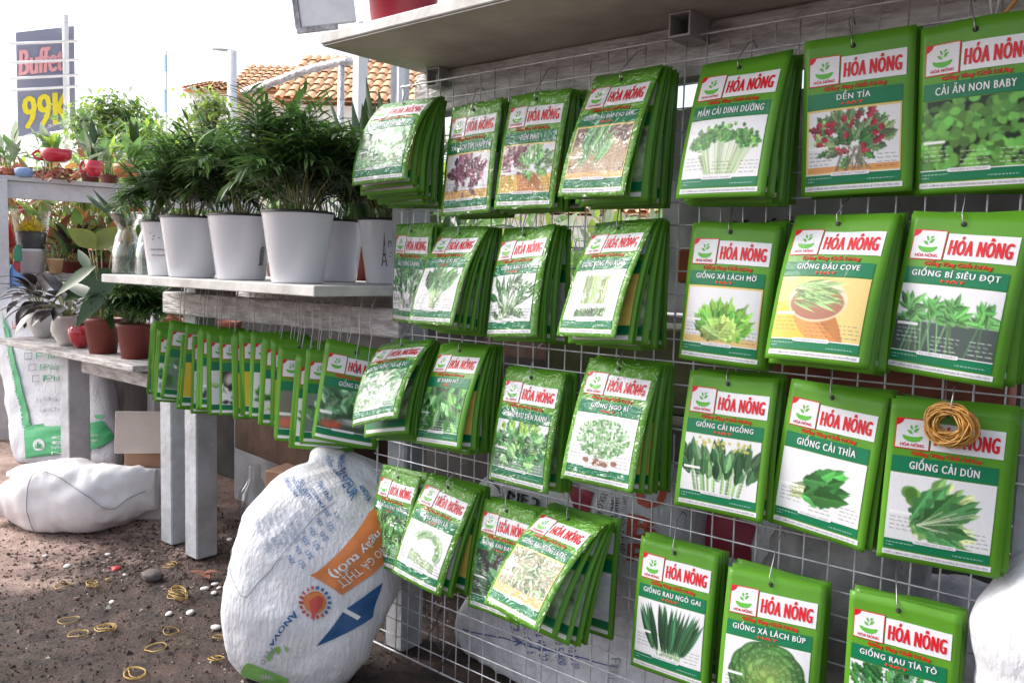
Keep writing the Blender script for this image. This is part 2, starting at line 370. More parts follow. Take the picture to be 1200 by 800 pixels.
        for i in range(46):
            r_ = U(.2, .34); pr = None
            for k in range(9):
                a = -2.6 + 3.6 * k / 8 * (.8 + .2 * r_); p = (.55 + r_ * 1.1 * cos(a), .52 + r_ * 1.25 * sin(a) + U(-.01, .01))
                if pr: I.line(pr[0], pr[1], p[0], p[1], .4, gr(rs, (120, 160, 105) if i % 3 else (170, 195, 160)))
                pr = p
        for i in range(12): I.line(.25, .6 + i * .02, .85, .78 + i * .012, .45, gr(rs, (150, 180, 130)))
    elif kind == 'darkleaf':
        I.rect(0, 0, 1, 1, (60, 58, 60)); field([(45, 85, 55), (80, 125, 85), (110, 150, 110)], 40, .32, .09)
    elif kind == 'bamboo':
        I.rect(0, 0, 1, 1, (150, 140, 110)); field([(95, 130, 85), (140, 165, 120), (60, 95, 60), (180, 190, 160)], 150, .2, .018); I.rect(0, .82, 1, 1, (225, 175, 110))
    elif kind == 'ngogai':
        for i in range(20): I.line(.5 + U(-.2, .2), .95, U(.2, .85), .5, .8, gr(rs, (150, 185, 130)))
        for i in range(46): x = U(.12, .92); I.leaf(.5 + (x - .5) * .6, .88, U(.5, .62), .032, -pi / 2 + (x - .5) * 1.3, gr(rs, (48, 92, 60), .35))
    elif kind == 'cabbage':
        for k, r_ in enumerate((.4, .34, .28, .22, .16, .1)):
            for i in range(12 - k):
                a = 6.28 * i / (12 - k) + k; I.ell(.52 + r_ * .57 * cos(a), .57 + r_ * .78 * sin(a), r_ * .57, r_ * .72, (30 + 10 * k, 70 + 8 * k, 30), 2); I.ell(.52 + r_ * .55 * cos(a), .56 + r_ * .75 * sin(a), r_ * .55, r_ * .7, gr(rs, (70 + 14 * k, 125 + 12 * k, 60 + 6 * k), .16), 3)
                for w_ in (-.25, 0, .25): I.line(.52 + r_ * .3 * cos(a), .56 + r_ * .4 * sin(a), .52 + r_ * 1.05 * cos(a + w_), .56 + r_ * 1.35 * sin(a + w_), .35, (150 + 8 * k, 190, 130))
    elif kind == 'garlic':
        I.rect(0, 0, 1, .55, (70, 60, 60)); I.ell(.3, .25, .24, .22, (215, 205, 195), 3); I.rect(0, .55, 1, 1, (235, 235, 235)); field([(60, 60, 60), (200, 200, 200)], 20, .2, .05, .6, .95)
    elif kind == 'yellow':
        I.rect(0, 0, 1, 1, (222, 190, 40))
    elif kind == 'cucumber':
        I.rect(0, 0, 1, 1, (120, 135, 125)); 
        for i in range(14): I.ell(U(0, .5), U(.05, .9), .09, .11, gr(rs, (90, 140, 85)), 2.5)
        field([(190, 205, 190), (80, 125, 80)], 20, .2, .04)
    elif kind == 'shade':
        I.rect(0, 0, 1, 1, (120, 118, 108)); I.rect(0, .55, 1, .62, (235, 235, 235)); I.ell(.3, .8, .35, .15, (220, 110, 80), 3)
    elif kind == 'greenfood':
        I.rect(0, 0, 1, 1, (60, 95, 70)); field([(80, 140, 90), (60, 110, 75), (120, 165, 120)], 60, .22, .06, 0, .6); I.ell(.25, .85, .2, .1, (205, 90, 60), 2); I.ell(.6, .75, .2, .06, (230, 230, 230), 2)
    elif kind == 'white':
        I.rect(0, 0, 1, 1, (228, 228, 230)); bush(.4, .6, .3, .2, [G1, G4], 20, .2, .05)
    elif kind == 'roots':
        I.rect(0, 0, 1, 1, (200, 200, 200)); field([(70, 70, 75), (120, 120, 125)], 16, .25, .05)
    if kind not in ('yellow', 'garlic', 'white', 'cucumber', 'shade'):
        I.notes(kind in ('field', 'leaffield', 'palefield', 'amgreen', 'vines', 'darkleaf', 'choysum', 'okra'))
    if kind in ('purple', 'amaranth', 'lettuces', 'okra', 'lettuce', 'bamboo'):
        c = (228, 196, 110)
        for r_ in ((0, 0, .025, 1), (.975, 0, 1, 1), (0, 0, 1, .03), (0, .97, 1, 1)): I.rect(*r_, c)
    g_ = I.a.mean(axis=2, keepdims=True); I.a = I.a * .86 + g_ * .14; I.fuzz(.012)
    a = np.clip(I.a, 0, 1); return np.where(a <= .04045, a / 12.92, ((a + .055) / 1.055) ** 2.4) * .84

# ------------------------------------------------------------------ seed packets
PW, PH = .122, .182
class Pose:
    def __init__(s, x, y, z, psi, t, ro, sc, bend, amp, seed):
        s.o = np.array([x, y, z]); s.psi, s.t, s.ro, s.s, s.b, s.amp = psi, t, ro, sc, bend, amp
        rs = np.random.RandomState(seed)
        s.k = [(rs.uniform(-7, 7), rs.uniform(-9, 9), rs.uniform(0, 6.28), rs.uniform(.5, 1)) for _ in range(5)] + [(rs.uniform(-22, 22), rs.uniform(-22, 22), rs.uniform(0, 6.28), .35) for _ in range(5)]
        s.ru = np.array([cos(psi), sin(psi), 0]); s.n0 = np.array([sin(psi), -cos(psi), 0])
        s.curl = rs.uniform(-.007, .009); s.wb = (rs.uniform(.0004, .0012), rs.uniform(4, 11), rs.uniform(0, 6.28), rs.uniform(-.0018, .0018))
    def S(s, u, v, h):
        u = np.asarray(u, float); v = np.asarray(v, float)
        w = PW * s.s; H = PH * s.s
        x = w * (u - .5); y = H * v + (1 - np.clip(v, 0, 1)) ** 5 * (s.wb[0] * np.sin(s.wb[1] * u + s.wb[2]) + s.wb[3] * (u - .5)); x2 = x * cos(s.ro) - y * sin(s.ro); y2 = (x * sin(s.ro) + y * cos(s.ro)) / H
        b = s.b if abs(s.b) > 1e-3 else 1e-3; T = s.t + b / 2
        D = H * (np.sin(T) - np.sin(T - b * y2)) / b; O = H * (np.cos(T - b * y2) - np.cos(T)) / b; th = T - b * y2
        cu, cv = np.clip(u, 0, 1), np.clip(v, 0, 1)
        n = sum(a * np.sin(kx * u + ky * v + p) for kx, ky, p, a in s.k) * s.amp * (.35 + .65 * cv)
        bul = .0028 * np.sin(pi * cu) * np.sin(pi * np.clip(v * 1.15 - .15, 0, 1))
        cr = s.curl * (np.abs(u - .5) * 2) ** 4 * cv
        hh = h + n + bul - cr
        P = s.o + x2[..., None] * s.ru - D[..., None] * _U + O[..., None] * s.n0
        Nn = s.n0 * np.cos(th)[..., None] + _U * np.sin(th)[..., None]
        return P + Nn * np.asarray(hh)[..., None]
ULN = [0, .06, .345, .93, 1]; VL = [0, .125, .30, .35, .45, .46, .86, .925, .935, .967, 1]
def subdiv(L, step):
    o = []
    for a, b in zip(L[:-1], L[1:]):
        n = max(1, int(round((b - a) / step))); o += [a + (b - a) * i / n for i in range(n)]
    return np.array(o + [L[-1]])
def pouch(mb, pose, fine, printed=True, bk=4):
    us = subdiv(ULN, .07 if fine else .3); vs = subdiv(VL, .05 if fine else .13); U_, V_ = np.meshgrid(us, vs)
    th = .0007
    Pf = pose.S(U_, V_, np.full(U_.shape, th)); Pb = pose.S(U_, V_, np.full(U_.shape, -th))
    nv, nu = U_.shape; b = len(mb.v)
    mb.v.extend(map(tuple, Pf.reshape(-1, 3).tolist())); mb.v.extend(map(tuple, Pb.reshape(-1, 3).tolist()))
    def f(q, mi, sm=True): mb.f.append(tuple(b + i for i in q)); mb.m.append(mi); mb.sm.append(sm)
    for j in range(nv - 1):
        vm = (vs[j] + vs[j + 1]) / 2
        for i in range(nu - 1):
            um = (us[i] + us[i + 1]) / 2; mi = 0
            if printed and .06 < um < .93:
                if .125 < vm < .30: mi = 1
                elif .35 < vm < .45 or .86 < vm < .925: mi = 2
                elif .46 < vm < .86: mi = bk
                elif .935 < vm < .967: mi = 1
            a = j * nu + i; f((a, a + nu, a + nu + 1, a + 1), mi); q = nv * nu
            f((q + a, q + a + 1, q + a + nu + 1, q + a + nu), 0)
    q = nv * nu
    for i in range(nu - 1): f((i, i + 1, q + i + 1, q + i), 0, False); a = (nv - 1) * nu + i; f((a, q + a, q + a + 1, a + 1), 0, False)
    for j in range(nv - 1): a = j * nu; f((a, q + a, q + a + nu, a + nu), 0, False); a = j * nu + nu - 1; f((a, a + nu, q + a + nu, q + a), 0, False)
    # punched hole: a dark disc paints the shade inside it
    ang = np.arange(10) * 2 * pi / 10; U2 = .455 + .026 * np.cos(ang); V2 = .068 + .026 * PW / PH * np.sin(ang)
    b = len(mb.v); mb.v.extend(map(tuple, pose.S(U2, V2, np.full(10, th + .0003)).tolist())); mb.f.append(tuple(b + i for i in range(10))); mb.m.append(3); mb.sm.append(False)
def sheet(mb, pose, x0, y0, x1, y1, h, mi, step=.06):
    us = subdiv([x0, x1], step); vs = subdiv([y0, y1], step * .7); U_, V_ = np.meshgrid(us, vs); P = pose.S(U_, V_, np.full(U_.shape, h)); mb.grid(P, mi)
def poly(mb, pose, pts, h, mi):
    p = np.array(pts, float); mb.add(pose.S(p[:, 0], p[:, 1], np.full(len(p), h)).tolist(), [tuple(range(len(p)))], mi)
def front_packet(pose, title, pic, label, seed, group=None, detail=2, sub='', px=(84, 60), shine=False):
    sh = (lambda L: [shiny(m) for m in L]) if shine else (lambda L: L)
    root = empty('seed_packet', pose.o, label, 'seed packet', group)
    mb = MB(); pouch(mb, pose, True, False); mb.build('pouch', sh([GREEN, WHITE, DKG, HOLE]), root)
    S = pose.S; b0 = .0013
    mats = [WHITE, RED, LOGOG, DKG, ORED, GREYT, RIM]
    m = MB(); sheet(m, pose, .355, .13, .93, .295, b0, 0); sheet(m, pose, .055, .115, .345, .302, b0, 1)
    sheet(m, pose, .064, .121, .337, .296, b0 + .0003, 0); poly(m, pose, [(.056, .116), (.125, .116), (.11, .14), (.085, .155), (.056, .162)], b0 + .0005, 1)
    a = np.linspace(0, pi, 9); poly(m, pose, [(.20 + .085 * cos(t), .218 + .040 * sin(t)) for t in a] + [(.20 + .06 * cos(t), .219 + .006 * sin(t)) for t in a[::-1]], b0 + .0006, 2)
    for (x, y, dx, dy) in ((.20, .21, -.05, -.025), (.205, .2, .045, -.03), (.2, .185, -.03, -.03), (.205, .17, .035, -.018)):
        poly(m, pose, [(x, y), (x + dx * .6, y + dy * .2), (x + dx, y + dy), (x + dx * .3, y + dy * .9)], b0 + .0006, 2)
    if detail > 1: put_text(m, "HÓA NÔNG", .105, .265, .30, .285, S, b0 + .0006, 1, bold=.03)
    put_text(m, "|HÓA NÔNG", .385, .168, .885, .262, S, b0 + .0004, 1, bold=.085, shear=.05)
    m.build('brand_panel', sh(mats), root)
    m = MB()
    put_text(m, "Giống Vàng Chất Lượng", .20, .309, .76, .334, S, b0 + .0001, 6, bold=.075, shear=.25); put_text(m, "Giống Vàng Chất Lượng", .20, .309, .76, .334, S, b0 + .00035, 4, bold=.025, shear=.25)
    m.build('slogan', sh(mats), root)
    m = MB(); sheet(m, pose, .05, .348, .905, .447, b0, 0); L = len(title); half = min(.37, .0215 * L)
    cxx = .48; put_text(m, '|' + title, cxx - half, .366 if sub else .374, cxx + half, .402 if sub else .42, S, b0 + .0005, 1, bold=.034)
    if sub: put_text(m, sub, .38, .417, .58, .434, S, b0 + .0005, 2, bold=.04)
    m.build('name_band', sh([DKG, WHITE, ORED]), root)
    # printed photo
    w_, h_ = px; us = np.linspace(.05, .905, w_); vs = np.linspace(.453, .862, h_); U_, V_ = np.meshgrid(us, vs)
    P = pose.S(U_, V_, np.full(U_.shape, b0)); m = MB(); m.grid(P, 0); o = m.build('picture', sh([PIC]), root)
    img = picture(pic, w_, h_, seed); at_ = o.data.color_attributes.new('print', 'FLOAT_COLOR', 'POINT')
    buf = np.ones((h_ * w_, 4)); buf[:, :3] = img.reshape(-1, 3); at_.data.foreach_set('color', buf.ravel())
    m = MB(); sheet(m, pose, .05, .862, .905, .868, b0 + .0002, 1); sheet(m, pose, .05, .868, .905, .927, b0, 0); sheet(m, pose, .045, .937, .925, .968, b0, 1)
    pts = [(.30 + .012 * cos(t), .866 + .0115 * sin(t)) for t in np.linspace(pi / 2, 1.5 * pi, 6)] + [(.63 + .012 * cos(t), .866 + .0115 * sin(t)) for t in np.linspace(-pi / 2, pi / 2, 6)]
    poly(m, pose, pts, b0 + .0006, 1)
    if detail > 1:
        put_text(m, "TƯ VẤN KỸ THUẬT", .31, .861, .62, .871, S, b0 + .0008, 2)
        put_text(m, "CHẤT LƯỢNG HẠT GIỐNG CHỈ ĐẢM BẢO KHI BAO BÌ CÒN NGUYÊN VẸN", .06, .946, .90, .96, S, b0 + .0004, 2)
        for (x0, x1, y) in ((.07, .3, .886), (.07, .13, .905), (.62, .86, .905)):
            x = x0
            rs = np.random.RandomState(int(x0 * 100))
            while x < x1: l = rs.uniform(.01, .03); poly(m, pose, [(x, y), (min(x + l, x1), y), (min(x + l, x1), y + .006), (x, y + .006)], b0 + .0003, 3); x += l + .008
    m.build('footer_band', sh([DKG, WHITE, GREYT, M('packet_faint_print', (.25, .42, .34), **KW)]), root)
    return root

KEYS = {
'A1': (-1.0485, .9634, .9933, 7.2, 30.9, -2.8, .946), 'A2': (-.8966, .9627, .9743, -6.0, 6.9, -1.3, .951),
'A3': (-.7725, .9636, .9768, -2.2, 9.8, .5, .945), 'A4': (-.6233, .9599, .9846, -8.2, 18.0, 1.4, .970),
'A5': (-.4568, .9608, .9798, -3.6, 15.6, .6, .964), 'A6': (-.3262, .9613, .9884, 3.5, .8, -1.9, .960),
'A7': (-.2053, .9624, .9862, -3.9, -1.3, -.6, .953), 'B1': (-1.0393, .9686, .7909, -9.9, 3.2, 1.0, .910),
'B2': (-.9200, .9675, .7835, -7.5, 24.1, -1.6, .918), 'B3': (-.7895, .9669, .7820, -10.5, 16.9, -5.0, .922),
'B4': (-.6217, .9651, .7884, -14.6, 24.6, -3.2, .935), 'B5': (-.4601, .9626, .7840, .1, 5.9, 2.1, .952),
'B6': (-.3277, .9613, .7915, -4.1, 21.2, .6, .961), 'B7': (-.2011, .9618, .7900, -3.1, 9.9, 4.4, .945),
'C1': (-1.0458, .9653, .5925, -5.2, 40.7, -16.6, .934), 'C2': (-.9134, .9665, .5979, -7.0, 22.8, -4.4, .925),
'C3': (-.7658, .9634, .5720, -2.0, 11.7, .1, .946), 'C4': (-.6123, .9640, .5994, -.3, 19.3, -.2, .942),
'C5': (-.4535, .9635, .5983, 2.4, 8.1, .2, .946), 'C6': (-.3245, .9625, .5964, -6.3, 4.2, 3.4, .953),
'C7': (-.2057, .9615, .5932, 13.8, 2.2, 1.7, .959), 'D1': (-1.0601, .9688, .3674, -7.0, 15.1, -2.3, .908),
'D2': (-.9302, .9642, .3725, .8, 25.0, 5.4, .941), 'D3': (-.8091, .9658, .3606, -4.8, 11.1, -1.7, .930),
'D4': (-.6841, .9635, .3710, -8.6, 44.4, 1.4, .946), 'D5': (-.5172, .9636, .3673, -1.3, 8.5, -1.9, .945),
'D6': (-.3841, .9618, .3614, 9.1, 13.2, -.9, .957), 'D7': (-.2402, .9639, .3696, 1.4, 2.0, -.5, .943)}
# key: title, sub line, picture, packets in the stack, bend, wrinkle, label
INFO = {
'A1': ("RAU CẢI XANH", '', 'palefield', 13, .9, 1.6, 'crinkled glaring seed packet at the left end of the top row, tilted up'),
'A2': ("XÀ LÁCH TÍM HAPPY", '', 'purple', 4, .1, 1.2, 'seed packet with a purple lettuce photo, second from left in the top row'),
'A3': ("DỀN MAG", '', 'lettuces', 5, .15, 1.3, 'seed packet with purple and green lettuces over a yellow print, top row'),
'A4': ("GIỐNG ĐẬU ĐẬP CAO SẢN", 'HÓA', 'okra', 11, .35, 1., 'seed packet reading GIỐNG ĐẬU ĐẬP CAO SẢN with pale pods in a basket'),
'A5': ("MẦM CẢI DINH DƯỠNG", '', 'sprouts', 8, .25, .8, 'seed packet reading MẦM CẢI DINH DƯỠNG with a fan of sprouts'),
'A6': ("DỀN TÍA", 'HẠT', 'amaranth', 4, .03, .5, 'seed packet reading DỀN TÍA with red and green amaranth leaves'),
'A7': ("CẢI ĂN NON BABY", '', 'field', 4, .05, .5, 'seed packet reading CẢI ĂN NON with a photo full of bright green leaves'),
'B1': ("RAU HÚNG CHANH", '', 'basil', 4, .1, 1., 'narrow seed packet with a bushy herb photo, left end of the second row'),
'B2': ("GIỐNG CẢI BẸ", 'HẠT', 'romaine', 11, .45, 1.3, 'seed packet with one upright leafy green bunch on white, second row'),
'B3': ("GIỐNG RAU TẦN", 'HẠT', 'stems', 9, .35, 1.8, 'shiny wrinkled seed packet with grey green leafy stems, second row'),
'B4': ("GIỐNG BÔNG PHÚ NÔNG", '', 'bundle', 11, .35, 1.9, 'shiny seed packet with an upright bundle of pale stalks on white'),
'B5': ("GIỐNG XÀ LÁCH MỠ", 'HẠT', 'lettuce', 4, .08, .6, 'seed packet reading GIỐNG XÀ LÁCH MỠ with a pale green lettuce'),
'B6': ("GIỐNG ĐẬU COVE", 'HẠT', 'beans', 8, .3, .6, 'seed packet reading GIỐNG ĐẬU COVE with green beans on yellow and orange'),
'B7': ("GIỐNG BÍ SIÊU ĐỌT", 'HẠT', 'vines', 7, .2, .6, 'seed packet reading GIỐNG BÍ SIÊU ĐỌT with green vine tips'),
'C1': ("GIỐNG MỒNG TƠI LÁ TO", '', 'palefield', 13, .8, 1.5, 'strongly tilted pale leaf seed packet, left end of the third row'),
'C2': ("BÍ XANH HỒ", 'HẠT', 'leaffield', 13, .45, .9, 'seed packet reading BÍ XANH HỒ with broad overlapping leaves'),
'C3': ("GIỐNG RAU DỀN XANH", '', 'amgreen', 8, .2, 1., 'seed packet reading GIỐNG RAU DỀN XANH with green amaranth'),
'C4': ("GIỐNG NGÒ RÍ", 'HẠT', 'cilantro', 7, .3, 1., 'seed packet reading GIỐNG NGÒ RÍ with a bunch of coriander'),
'C5': ("GIỐNG CẢI NGỒNG", 'HẠT', 'choysum', 4, .12, .7, 'seed packet reading GIỐNG CẢI NGỒNG with dark flowering greens'),
'C6': ("GIỐNG CẢI THÌA", '', 'bokchoy', 6, .08, .4, 'seed packet reading GIỐNG CẢI THÌA with a lying bok choy'),
'C7': ("GIỐNG CẢI DÚN", '', 'napa', 4, .05, .3, 'seed packet reading CẢI DÚN under the bunch of rubber bands'),
'D1': ("GIỐNG RAU ĐAY TRẮNG", 'HẠT', 'leaffield', 3, .2, 1., 'seed packet with bright jute leaves, left end of the bottom row'),
'D2': ("GIỐNG HÀNH LÁ", 'HẠT', 'chives', 8, .3, 1.6, 'seed packet reading GIỐNG HÀNH LÁ with a curved bundle of green onions'),
'D3': ("GIỐNG RAU ĐAY ĐỎ", 'HẠT', 'darkleaf', 3, .2, 1., 'seed packet with dark leaves, partly covered by the water spinach packet'),
'D4': ("GIỐNG RAU MUỐNG LÁ TRE", '', 'bamboo', 12, .6, 1.1, 'strongly tilted seed packet reading RAU MUỐNG LÁ TRE, bottom row'),
'D5': ("GIỐNG RAU NGÒ GAI", 'HẠT', 'ngogai', 4, .1, .6, 'seed packet reading GIỐNG RAU NGÒ GAI with long dark leaves'),
'D6': ("GIỐNG XÀ LÁCH BÚP", 'HẠT', 'cabbage', 4, .15, .5, 'seed packet reading GIỐNG XÀ LÁCH BÚP with a round lettuce head'),
'D7': ("GIỐNG RAU TÍA TÔ", 'HẠT', 'basil', 3, .03, .4, 'seed packet reading GIỐNG RAU TÍA TÔ at the bottom right'),
}
WORN = {'A1': 'the glaring leftmost packet of the top row', 'A2': 'the purple lettuce packet of the top row', 'A3': 'the two lettuces packet of the top row',
        'B1': 'the narrow herb packet of the second row', 'B2': 'the upright leafy bunch packet', 'B3': 'the wrinkled leafy stems packet', 'B4': 'the bundled stalks packet',
        'D1': 'the jute leaf packet', 'D3': 'the dark leaf packet'}
for si, (k, p) in enumerate(KEYS.items()):
    title, sub, pic, n, bend, wr, lbl = INFO[k]
    x, y, z, psi, t, ro, s = p; psi, t, ro = R(psi), R(t), R(ro); rs = np.random.RandomState(100 + si)
    near = k[1] in '4567'
    front_packet(Pose(x, y, z, psi, t, ro, s, bend, .0003 * wr, si), title, pic, lbl, 300 + si, 'front packets of the stacks on the wire grid', 2, sub, (110, 78) if near else (74, 52), wr > .95)
    who = WORN.get(k, 'the ' + title + ' packet')
    ybk = .990
    fr = np.sort(np.concatenate([[0], rs.uniform(.02, .93, n - 2) * .5 + .5 * np.linspace(.08, .9, n - 2)])) if n > 2 else np.zeros(max(n - 1, 1))
    for i in range(n - 1):
        f = fr[i]; j = lambda a: rs.uniform(-a, a)
        q = Pose(x + j(.003), ybk + (y - ybk) * (i / (n - 1)), z + j(.0025), psi * f + j(.06) + (1 - f) * .02, max(0, t * f + j(.012)), ro * f + j(.032), s * (1 + j(.008)), bend * f + .02 + j(.06), .0003, si * 50 + i)
        mb = MB(); pouch(mb, q, False, True, [4, 5, 4, 6, 5][(si + (i // 3)) % 5])
        o = mb.build('seed_packet', [GREEN, WHITE, DKG, HOLE, BACKP, BACKW, BACKY], None, q.o)
        tag(o, 'green seed packet behind ' + who, 'seed packet', 'packets stacked behind ' + who)
    # hook
    hp = Pose(x, y, z, psi, t, ro, s, bend, 0, si).S(np.array([.455]), np.array([.068]), np.array([.002]))[0]
    zt = z + .03 + rs.uniform(0, .014); xt = x + rs.uniform(-.03, .0)
    pts = [hp + (0, .004, -.003), hp + (0, -.003, 0), hp + (-.002, .0, .010), np.array([xt, .985, zt - .006]), np.array([xt - .001, 1.001, zt]), np.array([xt, 1.008, zt - .008])]
    mb = MB(); mb.tube(pts, .00075, 5); o = mb.build('wire_hook', WIRE, None, hp); tag(o, 'bent wire hook holding ' + who, 'hook', 'wire hooks on the grid')

# ---- row of overlapping packets hung from the beam
ROW = [  # x top-left, y top, x bottom-left, y bottom, picture, title, what one sees
(179, 380, 175, 460, 'yellow', '', 'yellow strip, at the far left end of the row'),
(185, 389, 180, 471, 'basil', '', 'sliver of herb photo, second from the far left'),
(201, 381, 191, 468, 'cucumber', '', 'wide sliver of pale vegetables, third from the far left'),
(212, 394, 206, 480, 'yellow', '', 'low hanging with a yellow sliver, fourth from the far left'),
(220, 382, 214, 478, 'yellow', '', 'high hanging with a yellow sliver, fifth from the far left'),
(225, 394, 224, 484, 'white', '', 'white sliver, sixth from the far left'),
(236, 387, 234, 480, 'roots', '', 'almost all green edge, seventh from the far left'),
(245, 390, 246, 486, 'white', '', 'green edge left of the garlic packet'),
(257, 392, 257, 486, 'garlic', 'GIỐNG', 'garlic bulb photo showing'),
(275, 392, 277, 490, 'yellow', '', 'red and green edge just right of the garlic packet'),
(282, 390, 284, 488, 'yellow', '', 'tall yellow strip in the middle of the row'),
(296, 392, 293, 490, 'white', '', 'white strip right of the tall yellow strip'),
(310, 399, 306, 498, 'white', '', 'wide green margin and white sliver near the row middle'),
(319, 400, 318, 499, 'yellow', '', 'yellow sliver left of the pinkish photo packet'),
(330, 410, 325, 516, 'shade', 'C', 'grey and pink photo, fourth from the right end'),
(351, 420, 344, 525, 'white', '', 'plain green margin left of the KH packet'),
(362, 413, 355, 520, 'cucumber', 'KHỔ QUA', 'letters KH and pale gourds showing'),
(386, 405, 371, 517, 'greenfood', 'GIỐNG DƯA', 'whole face showing, at the right end beside the grid')]
for i, (x0, y0, x1, y1, pic, ttl, lb) in enumerate(ROW):
    psi = R(60 - 18 * i / 17 if i < 17 else 38); s = .93
    Yc = .972 + .004 * (i % 2); hw = PW * s / 2
    TL = onY(x0, y0, Yc - hw * sin(psi)); c = TL + np.array([cos(psi), sin(psi), 0]) * hw
    BL = onY(x1, y1, Yc - hw * sin(psi) - .003)
    ro = math.atan2((BL - TL) @ -np.array([cos(psi), sin(psi), 0]), -(BL - TL)[2]); sz = abs((BL - TL)[2]) / PH
    s = min(1.0, max(.88, sz)); ro = max(-.12, min(.16, ro))
    front_packet(Pose(c[0], c[1], c[2], psi, R(2 + (i % 3)), ro, s, .03, .00018, 700 + i), ttl or 'GIỐNG', pic, 'beam row seed packet with ' + lb, 900 + i, 'overlapping packets hanging from the wooden beam', 1, '', (40, 28))
    for q in range(1 + (i % 3 == 0)):
        if i in (3, 4, 8): break
        ruv = np.array([cos(psi), sin(psi), 0]); nv_ = np.array([sin(psi), -cos(psi), 0]); cc_ = c - ruv * (.0045 + .004 * q) - nv_ * .004 * (q + 1) + np.array([0, 0, .003 - .006 * q])
        mb = MB(); pp = Pose(cc_[0], cc_[1], cc_[2], psi - .05, R(2), ro, s, .02, .00012, 1500 + i * 3 + q); pouch(mb, pp, False, True, 4)
        tag(mb.build('seed_packet', [GREEN, WHITE, DKG, HOLE, BACKP], None, pp.o), 'green edge of a seed packet peeking left behind its neighbour in the beam row', 'seed packet', 'spare packets behind the beam row fronts')
    hx = c[0]
    for q in (0, 1):
        if q and i % 2: continue
        xx = hx + q * .02
        mb = MB(); mb.tube([(xx + .004, .985, .668), (xx, .978, .655), (xx, .974, .62), (xx + .004, .972, .598), (xx - .004, .974, c[2] + .005), (xx, .972, c[2] - .014)], .0009, 5)
        tag(mb.build('wire_hook', WIRE, None, (xx, .974, .6)), 'thin wire hook over the wooden beam above the overlapping packets', 'hook', 'wire hooks over the wooden beam')
for i in range(11):
    xx = -1.42 + i * .026 + random.uniform(-.008, .008); zz = .53 + random.uniform(-.02, .02)
    mb = MB(); mb.tube([(xx + .004, .985, .668), (xx, .978, .655), (xx - .003, .974, .62), (xx + .004, .972, .595), (xx - .005, .970, zz + .02), (xx + .003, .965, zz), (xx + .009, .966, zz + .012)], .0009, 5)
    tag(mb.build('wire_hook', WIRE, None, (xx, .974, .6)), 'empty thin wire hook hanging from the wooden beam beside the grid', 'hook', 'empty hooks on the wooden beam')

# ------------------------------------------------------------------ rubber band bunch
RB = M('tan_rubber', (.50, .25, .055), .45, var=.25, vscale=60)
c = onY(1113, 498, .945)
root = empty('rubber_band_bunch', c, 'bunch of tan rubber bands hung over the lowest right packet front of row three', 'rubber bands')
mb = MB(); rs = random.Random(5)
for i in range(34):
    r_ = .0160 + rs.uniform(-.004, .0045); ox, oz, oy = rs.uniform(-.0045, .0045), rs.uniform(-.004, .004), rs.uniform(-.006, .006); ph = rs.uniform(0, 6.28)
    pts = []
    for k in range(25):
        a = 2 * pi * k / 24; q = r_ * (1 + .12 * sin(2 * a + ph) + .05 * sin(3 * a + ph * 2))
        pts.append((c[0] + ox + q * cos(a) * 1.05, c[1] + oy + .003 * sin(2 * a + ph), c[2] + oz * (1 - max(0, sin(a))) + q * sin(a)))
    mb.tube(pts, .0009, 5, cap=False)
mb.build('bands', RB, root)
mb = MB(); mb.tube([(c[0], c[1] + .012, c[2] + .045), (c[0] + .001, c[1], c[2] + .03), (c[0], c[1] - .006, c[2] + .013), (c[0], c[1] + .004, c[2] + .008)], .0009, 5); mb.build('hook', WIRE, root)

# ------------------------------------------------------------------ wire grid panels
def wire_panel(name, x0, x1, z0, z1, Y, label, stub=0, ph=.0305):
    mb = MB(); r_ = .00115; n = int(round((x1 - x0) / ph)); m = int(round((z1 - z0) / ph)); rs = random.Random(3)
    bow = lambda x, z: Y + .004 * sin(3.1 * x + 1) + .003 * sin(5 * z)
    for i in range(n + 1):
        x = x0 + (x1 - x0) * i / n
        mb.tube([(x, bow(x, z), z) for z in np.linspace(z0 - .004, z1 + .004 + stub, 9)], r_ * (1.5 if i in (0, n) else 1), 6)
    for j in range(m + 1):
        z = z0 + (z1 - z0) * j / m
        mb.tube([(x, bow(x, z) - r_ * 2, z) for x in np.linspace(x0 - .005, x1 + .005, 15)], r_ * (1.4 if j in (0, m) else 1), 6)
    return tag(mb.build(name, STEEL, None, (x0, Y, z0)), label, 'wire grid', 'wire grid panels')
wire_panel('wire_grid_panel', -1.10, -.075, .512, 1.027, 1.000, 'upper galvanised wire grid panel behind the top three rows of seed packets')
wire_panel('wire_grid_panel', -1.165, -.155, .02, .465, 1.003, 'lower galvanised wire grid panel reaching down towards the ground', stub=.035)
# zip ties / clips
mb = MB()
for px, py in ((1190, 488), (1190, 517)):
    p = onY(px, py, .998); mb.bbox((p[0] - .003, p[1] - .004, p[2] - .002), (p[0] + .004, p[1] + .003, p[2] + .002), .0008)

